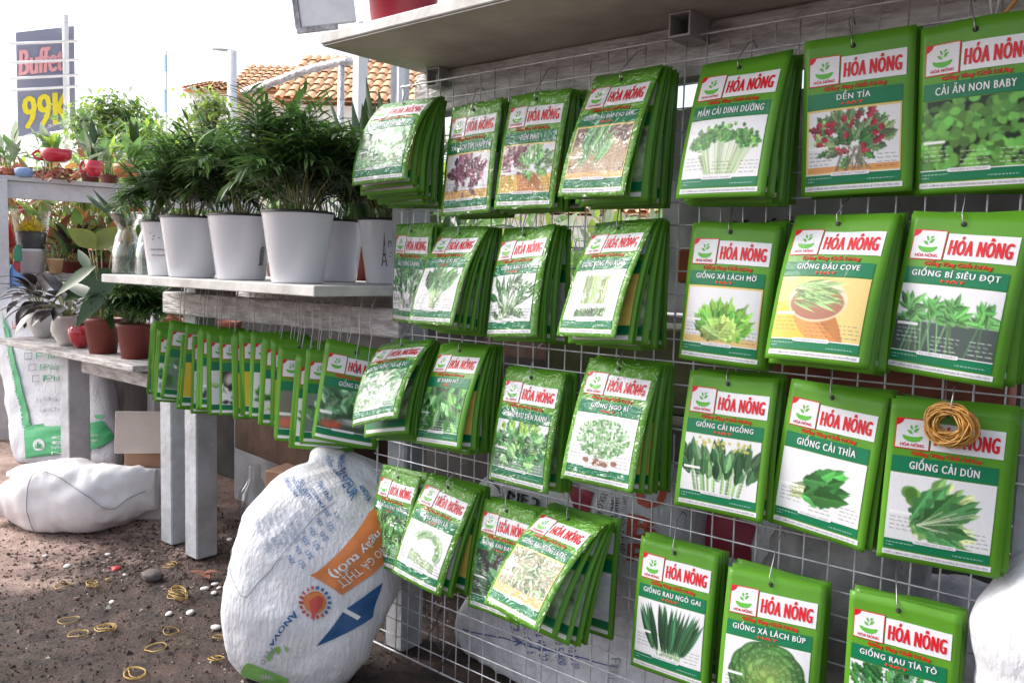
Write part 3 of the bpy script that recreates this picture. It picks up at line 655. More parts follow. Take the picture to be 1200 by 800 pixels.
# ------------------------------------------------------------------ top shelf
root = empty('top_shelf', (-.3, 1.0, 1.055), 'long grey top shelf board above the wire grid with its supports', 'shelf')
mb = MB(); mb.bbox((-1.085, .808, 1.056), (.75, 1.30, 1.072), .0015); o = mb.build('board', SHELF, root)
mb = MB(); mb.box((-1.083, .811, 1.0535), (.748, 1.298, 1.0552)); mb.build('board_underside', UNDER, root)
BEAMG = M('weathered_grey_beam', (.66, .64, .65), .8, col2=(.34, .32, .32), vscale=12, bump=.9, bscale=26, stretch=(1.3, 4, 5))
mb = MB(); mb.bbox((-1.10, 1.022, .985), (.7, 1.07, 1.0525), .003); mb.build('rear_beam', BEAMG, root)
TUBE = M('grey_steel_tube', (.36, .36, .37), .5, var=.15)
DARK = M('dark_recess', (.012, .012, .014), .9)
for (cx, cz, yf) in ((-.553, 1.037, .967), (-1.035, 1.037, 1.0)):
    mb = MB(); hw = .0155; t_ = .0025
    for lo, hi in (((cx - hw, yf, cz - hw), (cx + hw, 1.02, cz - hw + t_)), ((cx - hw, yf, cz + hw - t_), (cx + hw, 1.02, cz + hw)), ((cx - hw, yf, cz - hw + t_), (cx - hw + t_, 1.02, cz + hw - t_)), ((cx + hw - t_, yf, cz - hw + t_), (cx + hw, 1.02, cz + hw - t_))):
        mb.box(lo, hi)
    b_ = mb.build('bracket_tube', TUBE, root)
# posts
def post(name, x0, x1, y0, y1, z0, z1, mat, label, group=None):
    mb = MB(); mb.bbox((x0, y0, z0), (x1, y1, z1), .004); o = mb.build(name, mat, None, (x0, y0, z0)); tag(o, label, 'post', group); return o
post('support_post', -1.168, -1.118, 1.03, 1.085, 0, .985, POSTM, 'grey square post behind the left edge of the wire grid')
post('support_post', -.155, -.095, 1.02, 1.075, 0, .984, POSTM, 'grey square post behind the right edge of the wire grid')
WP = M('bright_white_post', (.72, .72, .75), .5, var=.08)
post('support_post', -.075, -.053, 1.075, 1.11, 0, 1.0, WP, 'narrow bright white post at the far right behind the seed packets')

# ------------------------------------------------------------------ mid shelf with beam (pots stand on it)
root = empty('pot_shelf', (-1.5, 1.0, .685), 'white shelf board holding the palms in white pots', 'shelf')
mb = MB(); mb.bbox((-1.90, .83, .667), (-1.125, 1.235, .685), .0015); mb.build('board', SHELF, root)
mb = MB(); mb.bbox((-1.93, .985, .594), (-1.09, 1.02, .645), .003); mb.build('hook_beam', WOODP, root)
mb = MB(); mb.bbox((-1.93, 1.18, .60), (-1.09, 1.21, .66), .003); mb.build('rear_beam', WOODP, root)
for x0, y0 in ((-2.035, 1.03), (-1.895, 1.02), (-1.96, 1.40)):
    mb = MB(); mb.bbox((x0, y0, 0), (x0 + .056, y0 + .056, .662 if x0 > -1.9 else .43), .003); mb.build('leg', POSTM, root)
mb = MB(); mb.bbox((-1.88, 1.04, .43), (-1.85, 1.07, .66), .003); mb.build('upright', POSTM, root)
# little bracket board seen between hooks
mb = MB(); mb.bbox((-1.43, 1.03, .545), (-1.12, 1.10, .553), .001); tag(mb.build('small_ledge', SHELF, None, (-1.3, 1.05, .55)), 'thin white ledge behind the empty hooks', 'shelf')

# ------------------------------------------------------------------ low table
root = empty('low_table', (-2.7, 1.2, .43), 'low whitewashed wooden table holding the brown plastic pots', 'table')
mb = MB(); mb.bbox((-3.2, 1.035, .42), (-2.19, 1.16, .437), .002); mb.bbox((-3.2, 1.168, .42), (-2.19, 1.29, .437), .002); mb.bbox((-3.2, 1.298, .42), (-2.19, 1.43, .437), .002); mb.build('table_top', WOODW, root)
for (x, y) in ((-2.765, 1.075), (-3.15, 1.36), (-2.25, 1.37)):
    mb = MB(); mb.bbox((x, y, 0), (x + .065, y + .065, .419), .003); mb.build('leg', POSTM, root)
mb = MB(); mb.bbox((-2.63, 1.085, .372), (-1.985, 1.11, .41), .003); mb.build('rail', WOODW, root)
for i, x in enumerate((-2.28, -2.42, -2.56)):
    mb = MB(); mb.lathe([(0, 0), (.034, 0), (.046, .085), (.05, .086), (.052, .105), (.046, .105), (.044, .08), (0, .08)], (x, 1.355, .4375), 28); tag(mb.build('clay_pot', M('terracotta', (.33, .10, .06), .75, var=.2), None, (x, 1.355, .4375)), ['empty clay pot at the right rear of the low table', 'empty clay pot between two others on the low table', 'empty clay pot, leftmost of three on the low table'][i], 'pot', 'empty clay pots on the low table')

# ------------------------------------------------------------------ generic leaves
def G(name, c, **k): return M(name, c, k.pop('rough', .4), var=.3, vscale=14, transl=k.pop('transl', .25), **k)
LEAF_D = G('leaf_dark_palm', (.040, .085, .024), rough=.42); LEAF_P = G('leaf_palm_mid', (.075, .15, .035), rough=.42); LEAF_Y = G('leaf_fresh_green', (.13, .28, .035)); STEMM = M('pale_stem', (.28, .27, .12), .6, var=.3)
LEAF_B = G('leaf_broad_green', (.03, .07, .02), rough=.3, transl=.12); LEAF_O = G('leaf_olive', (.13, .15, .025), rough=.35, transl=.2); LEAF_M = G('leaf_calathea_dark', (.03, .022, .024), rough=.35, transl=.05)
LEAF_C = G('leaf_copper', (.30, .12, .08)); LEAF_R = G('leaf_red', (.42, .03, .04)); LEAF_G = G('leaf_grey_green', (.10, .16, .10), rough=.5); LEAF_OR = G('leaf_orange', (.55, .25, .08))
MOSS = G('moss_green', (.12, .22, .03)); SOIL = M('potting_soil', (.03, .022, .018), .95, var=.4, bump=.6)
def leaf(mb, p0, d, L, Wd, droop=.3, mi=0, n=4, fold=.25, up=(0, 0, 1), tipw=0.0):
    """one leaf blade along a bending midrib, folded along it"""
    p = Vector(tuple(map(float, p0))); d = Vector(tuple(map(float, d))).normalized(); upv = Vector(up)
    side = d.cross(upv)
    if side.length < 1e-3: side = Vector((1, 0, 0))
    side.normalize(); vs = []
    for i in range(n + 1):
        t = i / n; wv = Wd * (sin(pi * (t ** .75)) if 0 < i < n else (tipw if i else .12)) * .5
        nn = side.cross(d).normalized()
        vs += [p + side * wv + nn * wv * fold, p, p - side * wv + nn * wv * fold]
        d = (d - Vector((0, 0, 1)) * droop / n).normalized(); p = p + d * (L / n)
    fs = []
    for i in range(n): a = i * 3; fs += [(a, a + 1, a + 4, a + 3), (a + 1, a + 2, a + 5, a + 4)]
    mb.add([tuple(v) for v in vs], fs, mi, True)
def rdir(rs, el0, el1, az=None, saz=pi):
    a = (rs.uniform(-pi, pi) if az is None else az + rs.uniform(-saz, saz)); e = R(rs.uniform(el0, el1)); return Vector((cos(e) * cos(a), cos(e) * sin(a), sin(e)))
def palm_foliage(mb, sm, c, z0, h, rad, nst, seed, nl=9, ll=.055, bright=.06):
    rs = random.Random(seed)
    for s in range(nst):
        a = rs.uniform(0, 2 * pi); q = rs.uniform(0, .035); b = Vector((c[0] + q * cos(a), c[1] + q * sin(a), z0)); hh = h * rs.uniform(.45, 1.05)
        top = b + Vector((cos(a) * rad * rs.uniform(.05, .55), sin(a) * rad * rs.uniform(.05, .55), hh * .62))
        sm.tube([b, b.lerp(top, .5) + Vector((0, 0, .01)), top], [.0016, .0013, .001], 4)
        for fr in range(rs.randint(4, 6)):
            d = rdir(rs, 10, 75); p = top - Vector((0, 0, rs.uniform(-.01, hh * .16))); L = rs.uniform(.07, .12) * h / .22; pts = []
            for i in range(nl):
                t = i / (nl - 1); pts.append((p.copy(), d.copy())); d = (d + Vector((0, 0, -.10))).normalized(); p = p + d * (L / nl)
            sm.tube([q_[0] for q_ in pts[::2]], .0008, 3, mi=1)
            for i, (pp, dd) in enumerate(pts):
                for sg in (-1, 1):
                    sd = dd.cross(Vector((0, 0, 1))); sd = sd.normalized() if sd.length > .05 else Vector((1, 0, 0))
                    ld = dd * .75 + sd * sg * .9 + Vector((0, 0, rs.uniform(-.05, .45)))
                    k = rs.random(); mi = 2 if k < bright and pp.z > z0 + h * .45 else (1 if k < .45 else 0)
                    leaf(mb, pp, ld, ll * rs.uniform(.7, 1.25) * (1 - .35 * abs(i / nl - .4)), .0072, rs.uniform(.3, .9), mi, 3, .3)
PWHITE = M('white_glossy_pot', (.72, .72, .77), .22, var=.03, vscale=4, coat=.3); PRIM = M('dark_pot_rim', (.03, .03, .035), .5); PINK = M('black_pot_print', (.02, .02, .025), .5)
def pot_surface(c, z0, rt, rb, H):
    tocam = math.atan2(CAM[1] - c[1], CAM[0] - c[0])
    def S(u, v, h):
        u = np.asarray(u, float); v = np.asarray(v, float); r_ = rb + (rt - rb) * (1 - v) + h; a = tocam + (u - .5) * 2.2
        return np.stack([c[0] + r_ * np.cos(a), c[1] + r_ * np.sin(a), z0 + H * (1 - v) + 0 * u], -1)
    return S
def white_pot(x, y, rt, rb, H, label, seed, ph, nst, deco=None):
    root = empty('potted_palm', (x, y, .6855), label, 'potted plant', 'palms in white pots')
    z0 = .6855; mb = MB(); mb.lathe([(0, .001), (rb - .003, 0), (rb, .003), (rb + (rt - rb) * .96, H * .955), (rt, H * .965), (rt + .0015, H - .003), (rt, H), (rt - .003, H - .002), (rt - .006, H * .9)], (x, y, z0), 48); mb.build('pot', PWHITE, root)
    mb = MB(); mb.lathe([(rt + .0017, H - .004), (rt + .0022, H - .001), (rt - .001, H + .0008), (rt - .003, H - .001)], (x, y, z0), 48); mb.build('pot_rim', PRIM, root)
    mb = MB(); mb.lathe([(rt - .005, H * .93), (rt * .5, H * .955), (0, H * .96)], (x, y, z0), 24, jit=.1); mb.build('soil', SOIL, root)
    fo, st = MB(), MB(); palm_foliage(fo, st, (x, y), z0 + H * .93, ph, ph * .62, nst, seed)
    fo.build('foliage', [LEAF_D, LEAF_P, LEAF_Y], root); st.build('stems', [STEMM, LEAF_P], root)
    rs = random.Random(seed); mo = MB()
    for i in range(150):
        a = rs.uniform(0, 6.28); q = rt * .9 * rs.random() ** .5; leaf(mo, (x + q * cos(a), y + q * sin(a), z0 + H * .94), rdir(rs, 30, 85), rs.uniform(.012, .03), .002, .3, 0, 2)
    mo.build('moss', [MOSS if deco == 'moss' else STEMM], root)
    S = pot_surface((x, y), z0, rt, rb, H); m = MB()
    P = lambda pts, mi=0: m.add(S(np.array([p[0] for p in pts]), np.array([p[1] for p in pts]), .0006).tolist(), [tuple(range(len(pts)))], mi)
    if deco == 'tower':
        for sg in (-1, 1):
            P([(.44 + sg * .055, .72), (.44 + sg * .035, .72), (.44 + sg * .012, .56), (.44 + sg * .022, .56)][::sg]); P([(.44 + sg * .022, .54), (.44 + sg * .010, .54), (.44 + sg * .003, .40), (.44 + sg * .010, .40)][::sg])
        P([(.415, .565), (.465, .565), (.465, .54), (.415, .54)]); P([(.428, .41), (.452, .41), (.446, .30), (.4415, .22), (.4385, .22), (.434, .30)]); P([(.40, .66), (.48, .66), (.475, .645), (.405, .645)])
        put_text(m, "Paris", .50, .33, .68, .41, S, .0006, 0, shear=.2); P([(.50, .43), (.7, .43), (.7, .422), (.50, .422)]); P([(.54, .52), (.64, .52), (.64, .512), (.54, .512)]); P([(.52, .58), (.62, .58), (.62, .572), (.52, .572)])
        m.build('printed_tower', PINK, root)
    elif deco == 'birds':
        put_text(m, "everything is", .12, .50, .52, .54, S, .0006, 0, shear=.2); put_text(m, "so much fun", .14, .60, .55, .64, S, .0006, 0, shear=.2)
        for (a, b) in ((.12, .22), (.2, .27), (.3, .3), (.17, .33)): P([(a, b), (a + .03, b + .015), (a + .06, b - .01), (a + .035, b + .03)])
        for i in range(14): t = i / 14 * 6.28; a, b = .5 + .07 * cos(t), .3 + .05 * sin(t); P([(a, b), (a + .012, b), (a + .012, b + .01), (a, b + .01)])
        m.build('printed_birds', PINK, root)
    elif deco == 'branch':
        P([(.86, .46), (.866, .46), (.872, .78), (.862, .78)])
        for i in range(9): b = .48 + .032 * i; P([(.865, b), (.82 - .01 * (i % 3), b + .03), (.825, b + .04), (.867, b + .015)]); P([(.868, b), (.92, b + .025), (.915, b + .04), (.87, b + .015)])
        m.build('printed_branch', PINK, root)
white_pot(-1.262, .895, .063, .0455, .126, 'largest white pot of dark palm with bright moss, at the front corner of the shelf', 11, .235, 28, 'moss')
white_pot(-1.476, .915, .063, .046, .126, 'white pot of dark palm with a black branch print, left of the largest white pot', 12, .19, 21, 'branch')
white_pot(-1.628, .895, .061, .045, .124, 'plain white pot of dark palm, third from the left among the white pots', 13, .185, 19)
white_pot(-1.762, .915, .056, .042, .118, 'white pot with birds and script print beside the glass vases', 14, .17, 15, 'birds')
white_pot(-1.405, 1.085, .062, .047, .125, 'white pot of dark palm standing behind the largest white pot', 15, .19, 19)
white_pot(-1.255, 1.10, .058, .041, .125, 'white pot with a black tower print nearest to the wire grid', 16, .19, 18, 'tower')

# ------------------------------------------------------------------ glass vases with aloes
GLASS = glassy('clear_glass', .08); WATER = glassy('water_in_glass', .05, (.80, .84, .84)); ALOE = G('aloe_leaf', (.09, .15, .085), rough=.5, transl=.08); ROOT = M('pale_root', (.45, .33, .18), .8, var=.3)
def aloe(root, c, z, n, seed, sc=1, name='aloe', az=None):
    rs = random.Random(seed); m = MB()
    for i in range(n):
        d = rdir(rs, 25, 75, az, 1.4 if az is not None else pi); p = Vector((c[0], c[1], z)); L = rs.uniform(.075, .12) * sc; pts = []; 
        for k in range(6): pts.append(p.copy()); p = p + d * L / 5; d = (d + Vector((0, 0, rs.uniform(.03, .14)))).normalized()
        m.tube(pts, [.0095 * sc * (1 - k / 5.3) ** .8 for k in range(6)], 7)
    m.build(name, ALOE, root)
for i, (px, lb) in enumerate(((149, 'left hourglass glass vase with a small aloe on the shelf end'), (176, 'hourglass glass vase with an aloe, beside the birds print pot'))):
    c = at(px, 324, 1.93 - .03 * i); c = (c[0], c[1])
    root = empty('glass_vase', (c[0], c[1], .6855), lb, 'vase', 'glass vases with aloes')
    prof = [(.030, .0), (.032, .003), (.031, .05), (.024, .085), (.0185, .098), (.020, .108), (.030, .124), (.037, .135), (.0385, .1385)]
    mb = MB(); mb.lathe(prof + [(r_ - .0022, z) for r_, z in prof[::-1][:-1]], (c[0], c[1], .6856), 32); mb.build('glass', GLASS, root)
    mb = MB(); mb.lathe([(0, .004), (.0285, .0045), (.0283, .05), (.024, .072), (0, .073)], (c[0], c[1], .6856), 24); mb.build('water', WATER, root)
    mb = MB(); rs = random.Random(i)
    for k in range(9): a = rs.uniform(0, 6.28); mb.tube([(c[0], c[1], .79), (c[0] + .006 * cos(a), c[1] + .006 * sin(a), .765), (c[0] + .013 * cos(a), c[1] + .013 * sin(a), .73 + rs.uniform(-.01, .01))], .0012, 4)
    mb.lathe([(0, .07), (.009, .075), (.011, .085), (.006, .1), (0, .105)], (c[0], c[1], .6856), 12); mb.build('roots', ROOT, root)
    aloe(root, c, .80, 9, 40 + i, .95, 'aloe', -2.6 if i == 0 else 1.4)

# ------------------------------------------------------------------ pots on the low table
CLAY = M('brown_plastic_pot', (.20, .045, .035), .5, var=.2, vscale=9); GLRED = M('red_glazed_pot', (.45, .02, .03), .2, var=.1, coat=.5); CERW = M('cream_ceramic', (.62, .58, .55), .45, var=.1, vscale=8)
def plain_pot(root, c, z, rt, rb, H, mat, egg=False):
    mb = MB()
    if egg: mb.lathe([(0, 0), (rb, 0), (rb * 1.25, H * .12), (rt * 1.12, H * .45), (rt * 1.12, H * .62), (rt, H * .9), (rt * .93, H), (rt * .86, H), (rt * .88, H * .85)], (c[0], c[1], z), 36)
    else: mb.lathe([(0, 0), (rb, 0), (rb + (rt - rb) * .86, H * .86), (rt * 1.03, H * .87), (rt * 1.06, H), (rt * .98, H), (rt * .95, H * .9)], (c[0], c[1], z), 36)
    mb.build('pot', mat, root); mb = MB(); mb.lathe([(rt * .92, H * .88), (0, H * .9)], (c[0], c[1], z), 20); mb.build('soil', SOIL, root)
AXH = np.array([AX[0], AX[1]]) / math.hypot(AX[0], AX[1])
def stand(px, py, z, r_): q = onZ(px, py, z); d = ray(px, py)[:2]; d = d / np.linalg.norm(d); return (q[0] + d[0] * r_, q[1] + d[1] * r_)
ZT = .4375
# brown pots
c = stand(121, 415, ZT, .038)
root = empty('potted_anthurium', (c[0], c[1], ZT), 'broad leaved plant with red flowers in the left brown plastic pot', 'potted plant', 'plants in brown pots'); plain_pot(root, c, ZT, .052, .038, .105, CLAY)
fo, st, fl = MB(), MB(), MB(); rs = random.Random(9); T = .5 * (2.45 + 2.35)
def pleaf(mb, x0, y0, x1, y1, wpx, t, mi=0, dt=0, droop=.25, fold=.2, base=None, stem=None):
    """a leaf from one point of the place to another, t metres away"""
    a = Vector(at(x0, y0, t)); b = Vector(at(x1, y1, t + dt)); d = b - a; L = d.length * 1.05
    upn = Vector(CAM) - a; leaf(mb, a, d + Vector((0, 0, droop * d.length * .5)), L, wpx * t / F, droop, mi, 7, fold, up=tuple(upn.normalized() * .8 + Vector((0, 0, .6))))
    if base is not None: q = Vector(base); stem.tube([q, q.lerp(a, .55) + Vector((0, 0, .012)), a], .0018, 5)
bs = (c[0], c[1], ZT + .09)
for (x0, y0, x1, y1, wd, mi, dt) in ((108, 292, 148, 266, 26, 1, .03), (112, 290, 80, 268, 26, 1, -.03), (112, 312, 66, 346, 18, 0, .03), (138, 318, 76, 352, 30, 0, -.05), (138, 318, 90, 382, 24, 0, -.04), (142, 306, 170, 285, 18, 0, 0),
    (120, 330, 92, 352, 20, 0, .05), (130, 340, 140, 310, 20, 0, .08), (126, 362, 131, 388, 9, 0, -.05), (104, 318, 92, 292, 12, 0, .08), (112, 352, 74, 330, 18, 0, .07), (146, 300, 118, 282, 16, 1, .05), (150, 335, 176, 310, 16, 0, .1)):
    pleaf(fo, x0, y0, x1, y1, wd, 2.36 + rs.uniform(-.04, .08), mi, dt, base=bs, stem=st)
for (x0, y0, x1, y1, wd) in ((119, 291, 137, 286, 9), (104, 291, 117, 290, 8), (133, 283, 145, 276, 10)): pleaf(fl, x0, y0, x1, y1, wd, 2.42, 0, 0, 0, .1, base=bs, stem=st)
fo.build('foliage', [LEAF_B, LEAF_O], root); st.build('stems', STEMM, root); fl.build('flowers', M('red_spathe', (.6, .02, .03), .25, var=.1), root)
c = stand(159, 421, ZT, .038)
root = empty('potted_palm_seedling', (c[0], c[1], ZT), 'dark grassy palm in the right brown plastic pot under the shelf', 'potted plant', 'plants in brown pots'); plain_pot(root, c, ZT, .050, .038, .10, CLAY)
fo, st = MB(), MB(); palm_foliage(fo, st, c, ZT + .09, .16, .12, 22, 77, bright=0); fo.build('foliage', [LEAF_D, LEAF_P, LEAF_Y], root); st.build('stems', [STEMM, LEAF_P], root)
for (px, py, rt, H, kind, lb) in ((79, 405, .042, .095, 'egg', 'round cream ceramic pot with dark calathea, beside the red pot'), (50, 396, .042, .10, 'egg', 'cream ceramic pot with dark calathea at the far left of the low table')):
    c = stand(px, py, ZT, .025); root = empty('potted_calathea', (c[0], c[1], ZT), lb, 'potted plant', 'calatheas in cream pots'); plain_pot(root, c, ZT, rt, .024, H, CERW, True)
    fo, st = MB(), MB(); rs = random.Random(px)
    for i in range(34):
        d = rdir(rs, -15, 65, -2.6 if px < 60 else None, 1.9 if px < 60 else pi); b = Vector((c[0], c[1], ZT + H * .9)); e = b + d * rs.uniform(.03, .09) + Vector((0, 0, .03)); st.tube([b, e], .0014, 4)
        leaf(fo, e, d, rs.uniform(.08, .13), rs.uniform(.035, .055), rs.uniform(.6, 1.4), 0, 6, .15)
    fo.build('foliage', LEAF_M, root); st.build('stems', STEMM, root)
c = stand(95, 408, ZT, .014); mb = MB(); mb.lathe([(0, 0), (.014, 0), (.03, .02), (.037, .045), (.036, .06), (.026, .071), (.02, .072), (.02, .06)], (c[0], c[1], ZT), 32); tag(mb.build('red_pot', GLRED, None, (c[0], c[1], ZT)), 'small rounded glossy red pot between the cream and the brown pots', 'pot')

# ------------------------------------------------------------------ pot on top shelf
c = onZ(459, 40, 1.072); c = (-1.005, .905)
root = empty('red_pot', (c[0], c[1], 1.0725), 'dark red plastic pot on the left end of the top shelf', 'pot'); mb = MB(); mb.lathe([(0, 0), (.046, 0), (.0475, .003), (.060, .13), (.064, .13), (.065, .145), (.06, .145), (.058, .12)], (c[0], c[1], 1.0725), 48); mb.build('pot', M('dark_red_plastic', (.27, .012, .03), .35, var=.1, coat=.2), root); mb = MB(); mb.lathe([(.055, .125), (0, .13)], (c[0], c[1], 1.0725), 20); mb.build('soil', SOIL, root)
fo, st = MB(), MB(); palm_foliage(fo, st, c, 1.2, .15, .1, 12, 5, nl=6); fo.build('foliage', [LEAF_D, LEAF_P, LEAF_Y], root)
root = empty('white_pot', (-.93, .99, 1.0725), 'white pot just right of the dark red pot on the top shelf', 'pot'); mb = MB(); mb.lathe([(0, 0), (.03, 0), (.04, .1), (.038, .1), (.036, .09)], (-.93, .99, 1.0725), 32); mb.build('pot', PWHITE, root); mb = MB(); mb.lathe([(.036, .088), (0, .09)], (-.93, .99, 1.0725), 16); mb.build('soil', SOIL, root)

# ------------------------------------------------------------------ sacks
def cr(K, t):
    """catmull-rom through rows of K"""
    K = np.asarray(K, float); n = len(K) - 1; x = min(max(t, 0), 1) * n; i = min(int(x), n - 1); f = x - i
    p0, p1, p2, p3 = K[max(i - 1, 0)], K[i], K[i + 1], K[min(i + 2, n)]
    return .5 * (2 * p1 + (p2 - p0) * f + (2 * p0 - 5 * p1 + 4 * p2 - p3) * f * f + (3 * p1 - p0 - 3 * p2 + p3) * f ** 3)
class Sack:
    """soft bag: knots of centre (x,y,z), half width a, half depth b; wide direction e1, front direction e2"""
    def __init__(s, knots, e1, e2, seed, wr=.006, sq=.75, crease=None):
        s.K = np.array(knots, float); s.e1 = np.array(e1, float) / np.linalg.norm(e1); e2 = np.array(e2, float); s.e2 = e2 / np.linalg.norm(e2); s.seed = seed; s.wr = wr; s.sq = sq; s.crease = crease; s.zmin = .002
    def pt(s, t, th, off=0.):
        k = cr(s.K, t); cc, ss = cos(th), sin(th); q = s.sq
        d = s.e1 * (k[3] * math.copysign(abs(cc) ** q, cc)) + s.e2 * (k[4] * math.copysign(abs(ss) ** q, ss)); P = k[:3] + d
        nrm = s.e1 * cc / max(k[3], .01) + s.e2 * ss / max(k[4], .01); nrm = nrm / np.linalg.norm(nrm); v = Vector((P[0] * 9 + s.seed, P[1] * 9, P[2] * 9))
        n = mnoise.noise(v) + .5 * (1 - 2 * abs(mnoise.noise(v * 2.1 + Vector((5, 1, 2))))) + .35 * (.6 - abs(mnoise.noise(Vector((v.x * 5, v.y * 5, v.z * 2.5))))) + .12 * mnoise.noise(v * 9)
        if s.crease: n += s.crease(t, th)
        P = P + nrm * (s.wr * n + off)
        if P[2] < s.zmin + off * 0: P[2] = s.zmin + .15 * (P[2] - s.zmin) * 0
        return P
    def W(s, u, v, off):
        """front print coordinates: u 0..1 across (left to right), v 0..1 from the first knot to the last"""
        u = np.asarray(u, float); v = np.asarray(v, float); sh = u.shape
        return np.array([s.pt(b, pi / 2 + (.5 - a) * 2.7, float(o)) for a, b, o in zip(u.ravel(), v.ravel(), np.broadcast_to(off, sh).ravel())]).reshape(sh + (3,))
    def uv(s, px, py):
        """which spot of the front print lies there"""
        if not hasattr(s, 'G'):
            s.gu, s.gv = np.linspace(-.05, 1.05, 56), np.linspace(.01, .99, 64); U_, V_ = np.meshgrid(s.gu, s.gv); w_ = s.wr; s.wr = 0; P = s.W(U_, V_, 0) - CAM; s.wr = w_; z = P @ AX
            s.G = np.stack([600 + F * (P @ RX) / z, 400 - F * (P @ UX) / z], -1)
        d = np.hypot(s.G[..., 0] - px, s.G[..., 1] - py); j, i = np.unravel_index(np.argmin(d), d.shape); j = min(max(j, 1), 62); i = min(max(i, 1), 54)
        J = np.stack([(s.G[j, i + 1] - s.G[j, i - 1]) / (s.gu[i + 1] - s.gu[i - 1]), (s.G[j + 1, i] - s.G[j - 1, i]) / (s.gv[j + 1] - s.gv[j - 1])], -1)
        try: e = np.clip(np.linalg.solve(J, np.array([px, py]) - s.G[j, i]), -.03, .03)
        except Exception: e = (0, 0)
        return np.array([s.gu[i] + e[0], s.gv[j] + e[1]])
    def qp(s, mb, pts, mi, off=.0014, n=12, m=8): s.quad(mb, [s.uv(*p) for p in pts], mi, off, n, m)
    def tp(s, mb, txt, o, e, t, mi, off=.002, bold=0.):
        o_, e_, t_ = s.uv(*o), s.uv(*e), s.uv(*t); s.text(mb, txt, o_, e_ - o_, t_ - o_, mi, off, bold)
    def body(s, n=72, m=64):
        P = np.array([[s.pt(j / m, 2 * pi * i / n) for i in range(n)] for j in range(m + 1)]); mb = MB(); mb.grid(P, 0, True, True)
        b = len(mb.v)
        mb.f.append(tuple(range(n - 1, -1, -1))); mb.m.append(0); mb.sm.append(False); mb.f.append(tuple(m * n + i for i in range(n))); mb.m.append(0); mb.sm.append(False); return mb
    def patch(s, mb, u0, v0, u1, v1, mi, off=.0012, st=.02):
        nu = max(2, int(abs(u1 - u0) / st) + 1); nv = max(2, int(abs(v1 - v0) / st) + 1); U_, V_ = np.meshgrid(np.linspace(u0, u1, nu), np.linspace(v0, v1, nv)); mb.grid(s.W(U_, V_, off), mi)
    def quad(s, mb, pts, mi, off=.0014, n=10, m=6):
        a, b, c, d = [np.array(p, float) for p in pts]; f = np.linspace(0, 1, n)[None, :, None]; g = np.linspace(0, 1, m)[:, None, None]
        Q = (a * (1 - f) + b * f) * (1 - g) + (d * (1 - f) + c * f) * g; mb.grid(s.W(Q[..., 0], Q[..., 1], off), mi)
    def text(s, mb, txt, org, xd, yd, mi, off=.002, bold=.0):
        """org: baseline start; xd: vector along the line (full text length); yd: vector up (capital height)"""
        V, Fc = text2d(txt); mn, mx = V[:, 0].min(), V[:, 0].max()
        for q in ([0] if not bold else [-bold, 0, bold]):
            a = (V[:, 0] - mn + q) / (mx - mn); b = V[:, 1] / .70
            mb.add(s.W(org[0] + a * xd[0] + b * yd[0], org[1] + a * xd[1] + b * yd[1], off + (q != 0) * .0004 + (q > 0) * .0004).tolist(), Fc, mi)
WEAVE = M('white_woven_sack', (.62, .62, .66), .5, var=.08, vscale=8, bump=.35, bscale=160, stretch=(1, 1, .35)); WEAVE2 = M('grey_woven_sack', (.55, .55, .58), .6, var=.2, vscale=10, bump=.4, bscale=120)
SBLUE = M('sack_blue_print', (.02, .13, .34), .5, var=.15); SORG = M('sack_orange_print', (.62, .19, .05), .5, var=.1); SGRN = M('sack_green_print', (.05, .38, .14), .5, var=.12); SLG = M('sack_light_green_print', (.22, .48, .12), .5, var=.2, vscale=25)
SRED = M('sack_red_print', (.5, .06, .04), .5, var=.15); SMAR = M('sack_maroon_print', (.28, .02, .05), .55, var=.2); SBLK = M('sack_black_print', (.03, .03, .035), .55); SDG = M('sack_grey_text', (.28, .29, .33), .55); SDBL = M('sack_deep_blue_print', (.015, .09, .25), .45, var=.2); SWH = M('sack_white_lettering', (.7, .7, .72), .5)
# big feed sack leaning beside the grid
def kn(px, py, t, a, b): q = at(px, py, t); return (q[0], q[1], q[2], a, b)
root = empty('feed_sack', at(340, 780, 1.45), 'big white feed sack with orange and blue print, left of the wire grid', 'sack')
ax = np.array(at(425, 545, 1.62)) - np.array(at(318, 790, 1.42)); e2 = CAM - at(360, 680, 1.45); e2[2] += .15; axn = ax / np.linalg.norm(ax); e2 = e2 - axn * (e2 @ axn); e1 = np.cross(axn, e2 / np.linalg.norm(e2)); 
if e1 @ RX < 0: e1 = -e1
crs = lambda t, th: 1.8 * math.exp(-((t - .80) / .05) ** 2) * -1 + .9 * math.exp(-((t - .9) / .05) ** 2)
SK = Sack([kn(318, 806, 1.44, .045, .035), kn(328, 788, 1.44, .092, .07), kn(344, 745, 1.44, .124, .088), kn(357, 700, 1.46, .140, .095), kn(374, 655, 1.48, .148, .095), kn(391, 612, 1.51, .135, .085), kn(405, 575, 1.55, .107, .058), kn(416, 550, 1.59, .080, .032), kn(423, 536, 1.62, .060, .012)], e1, e2, 3, .0075, .74, crs)
SK.body(88, 90).build('bag', WEAVE, root)
m = MB()
SK.qp(m, [(365, 675), (400, 697), (462, 640), (432, 600)], 0, .0018, 14, 18)           # orange panel
SK.qp(m, [(431, 601), (461, 640), (475, 610), (452, 575)], 0, .0018, 10, 10)
SK.tp(m, "ngày tuổi)", (440, 622), (384, 672), (445, 628), 1, .003, .02)
SK.tp(m, "CHO GÀ THỊT", (450, 632), (392, 682), (455, 638), 1, .003, .0)
SK.qp(m, [(370, 757), (402, 716), (446, 682), (436, 722)], 2, .0018, 12, 14)           # blue panel
SK.qp(m, [(400, 716), (404, 712), (422, 722), (418, 726)], 1, .0028, 3, 3)
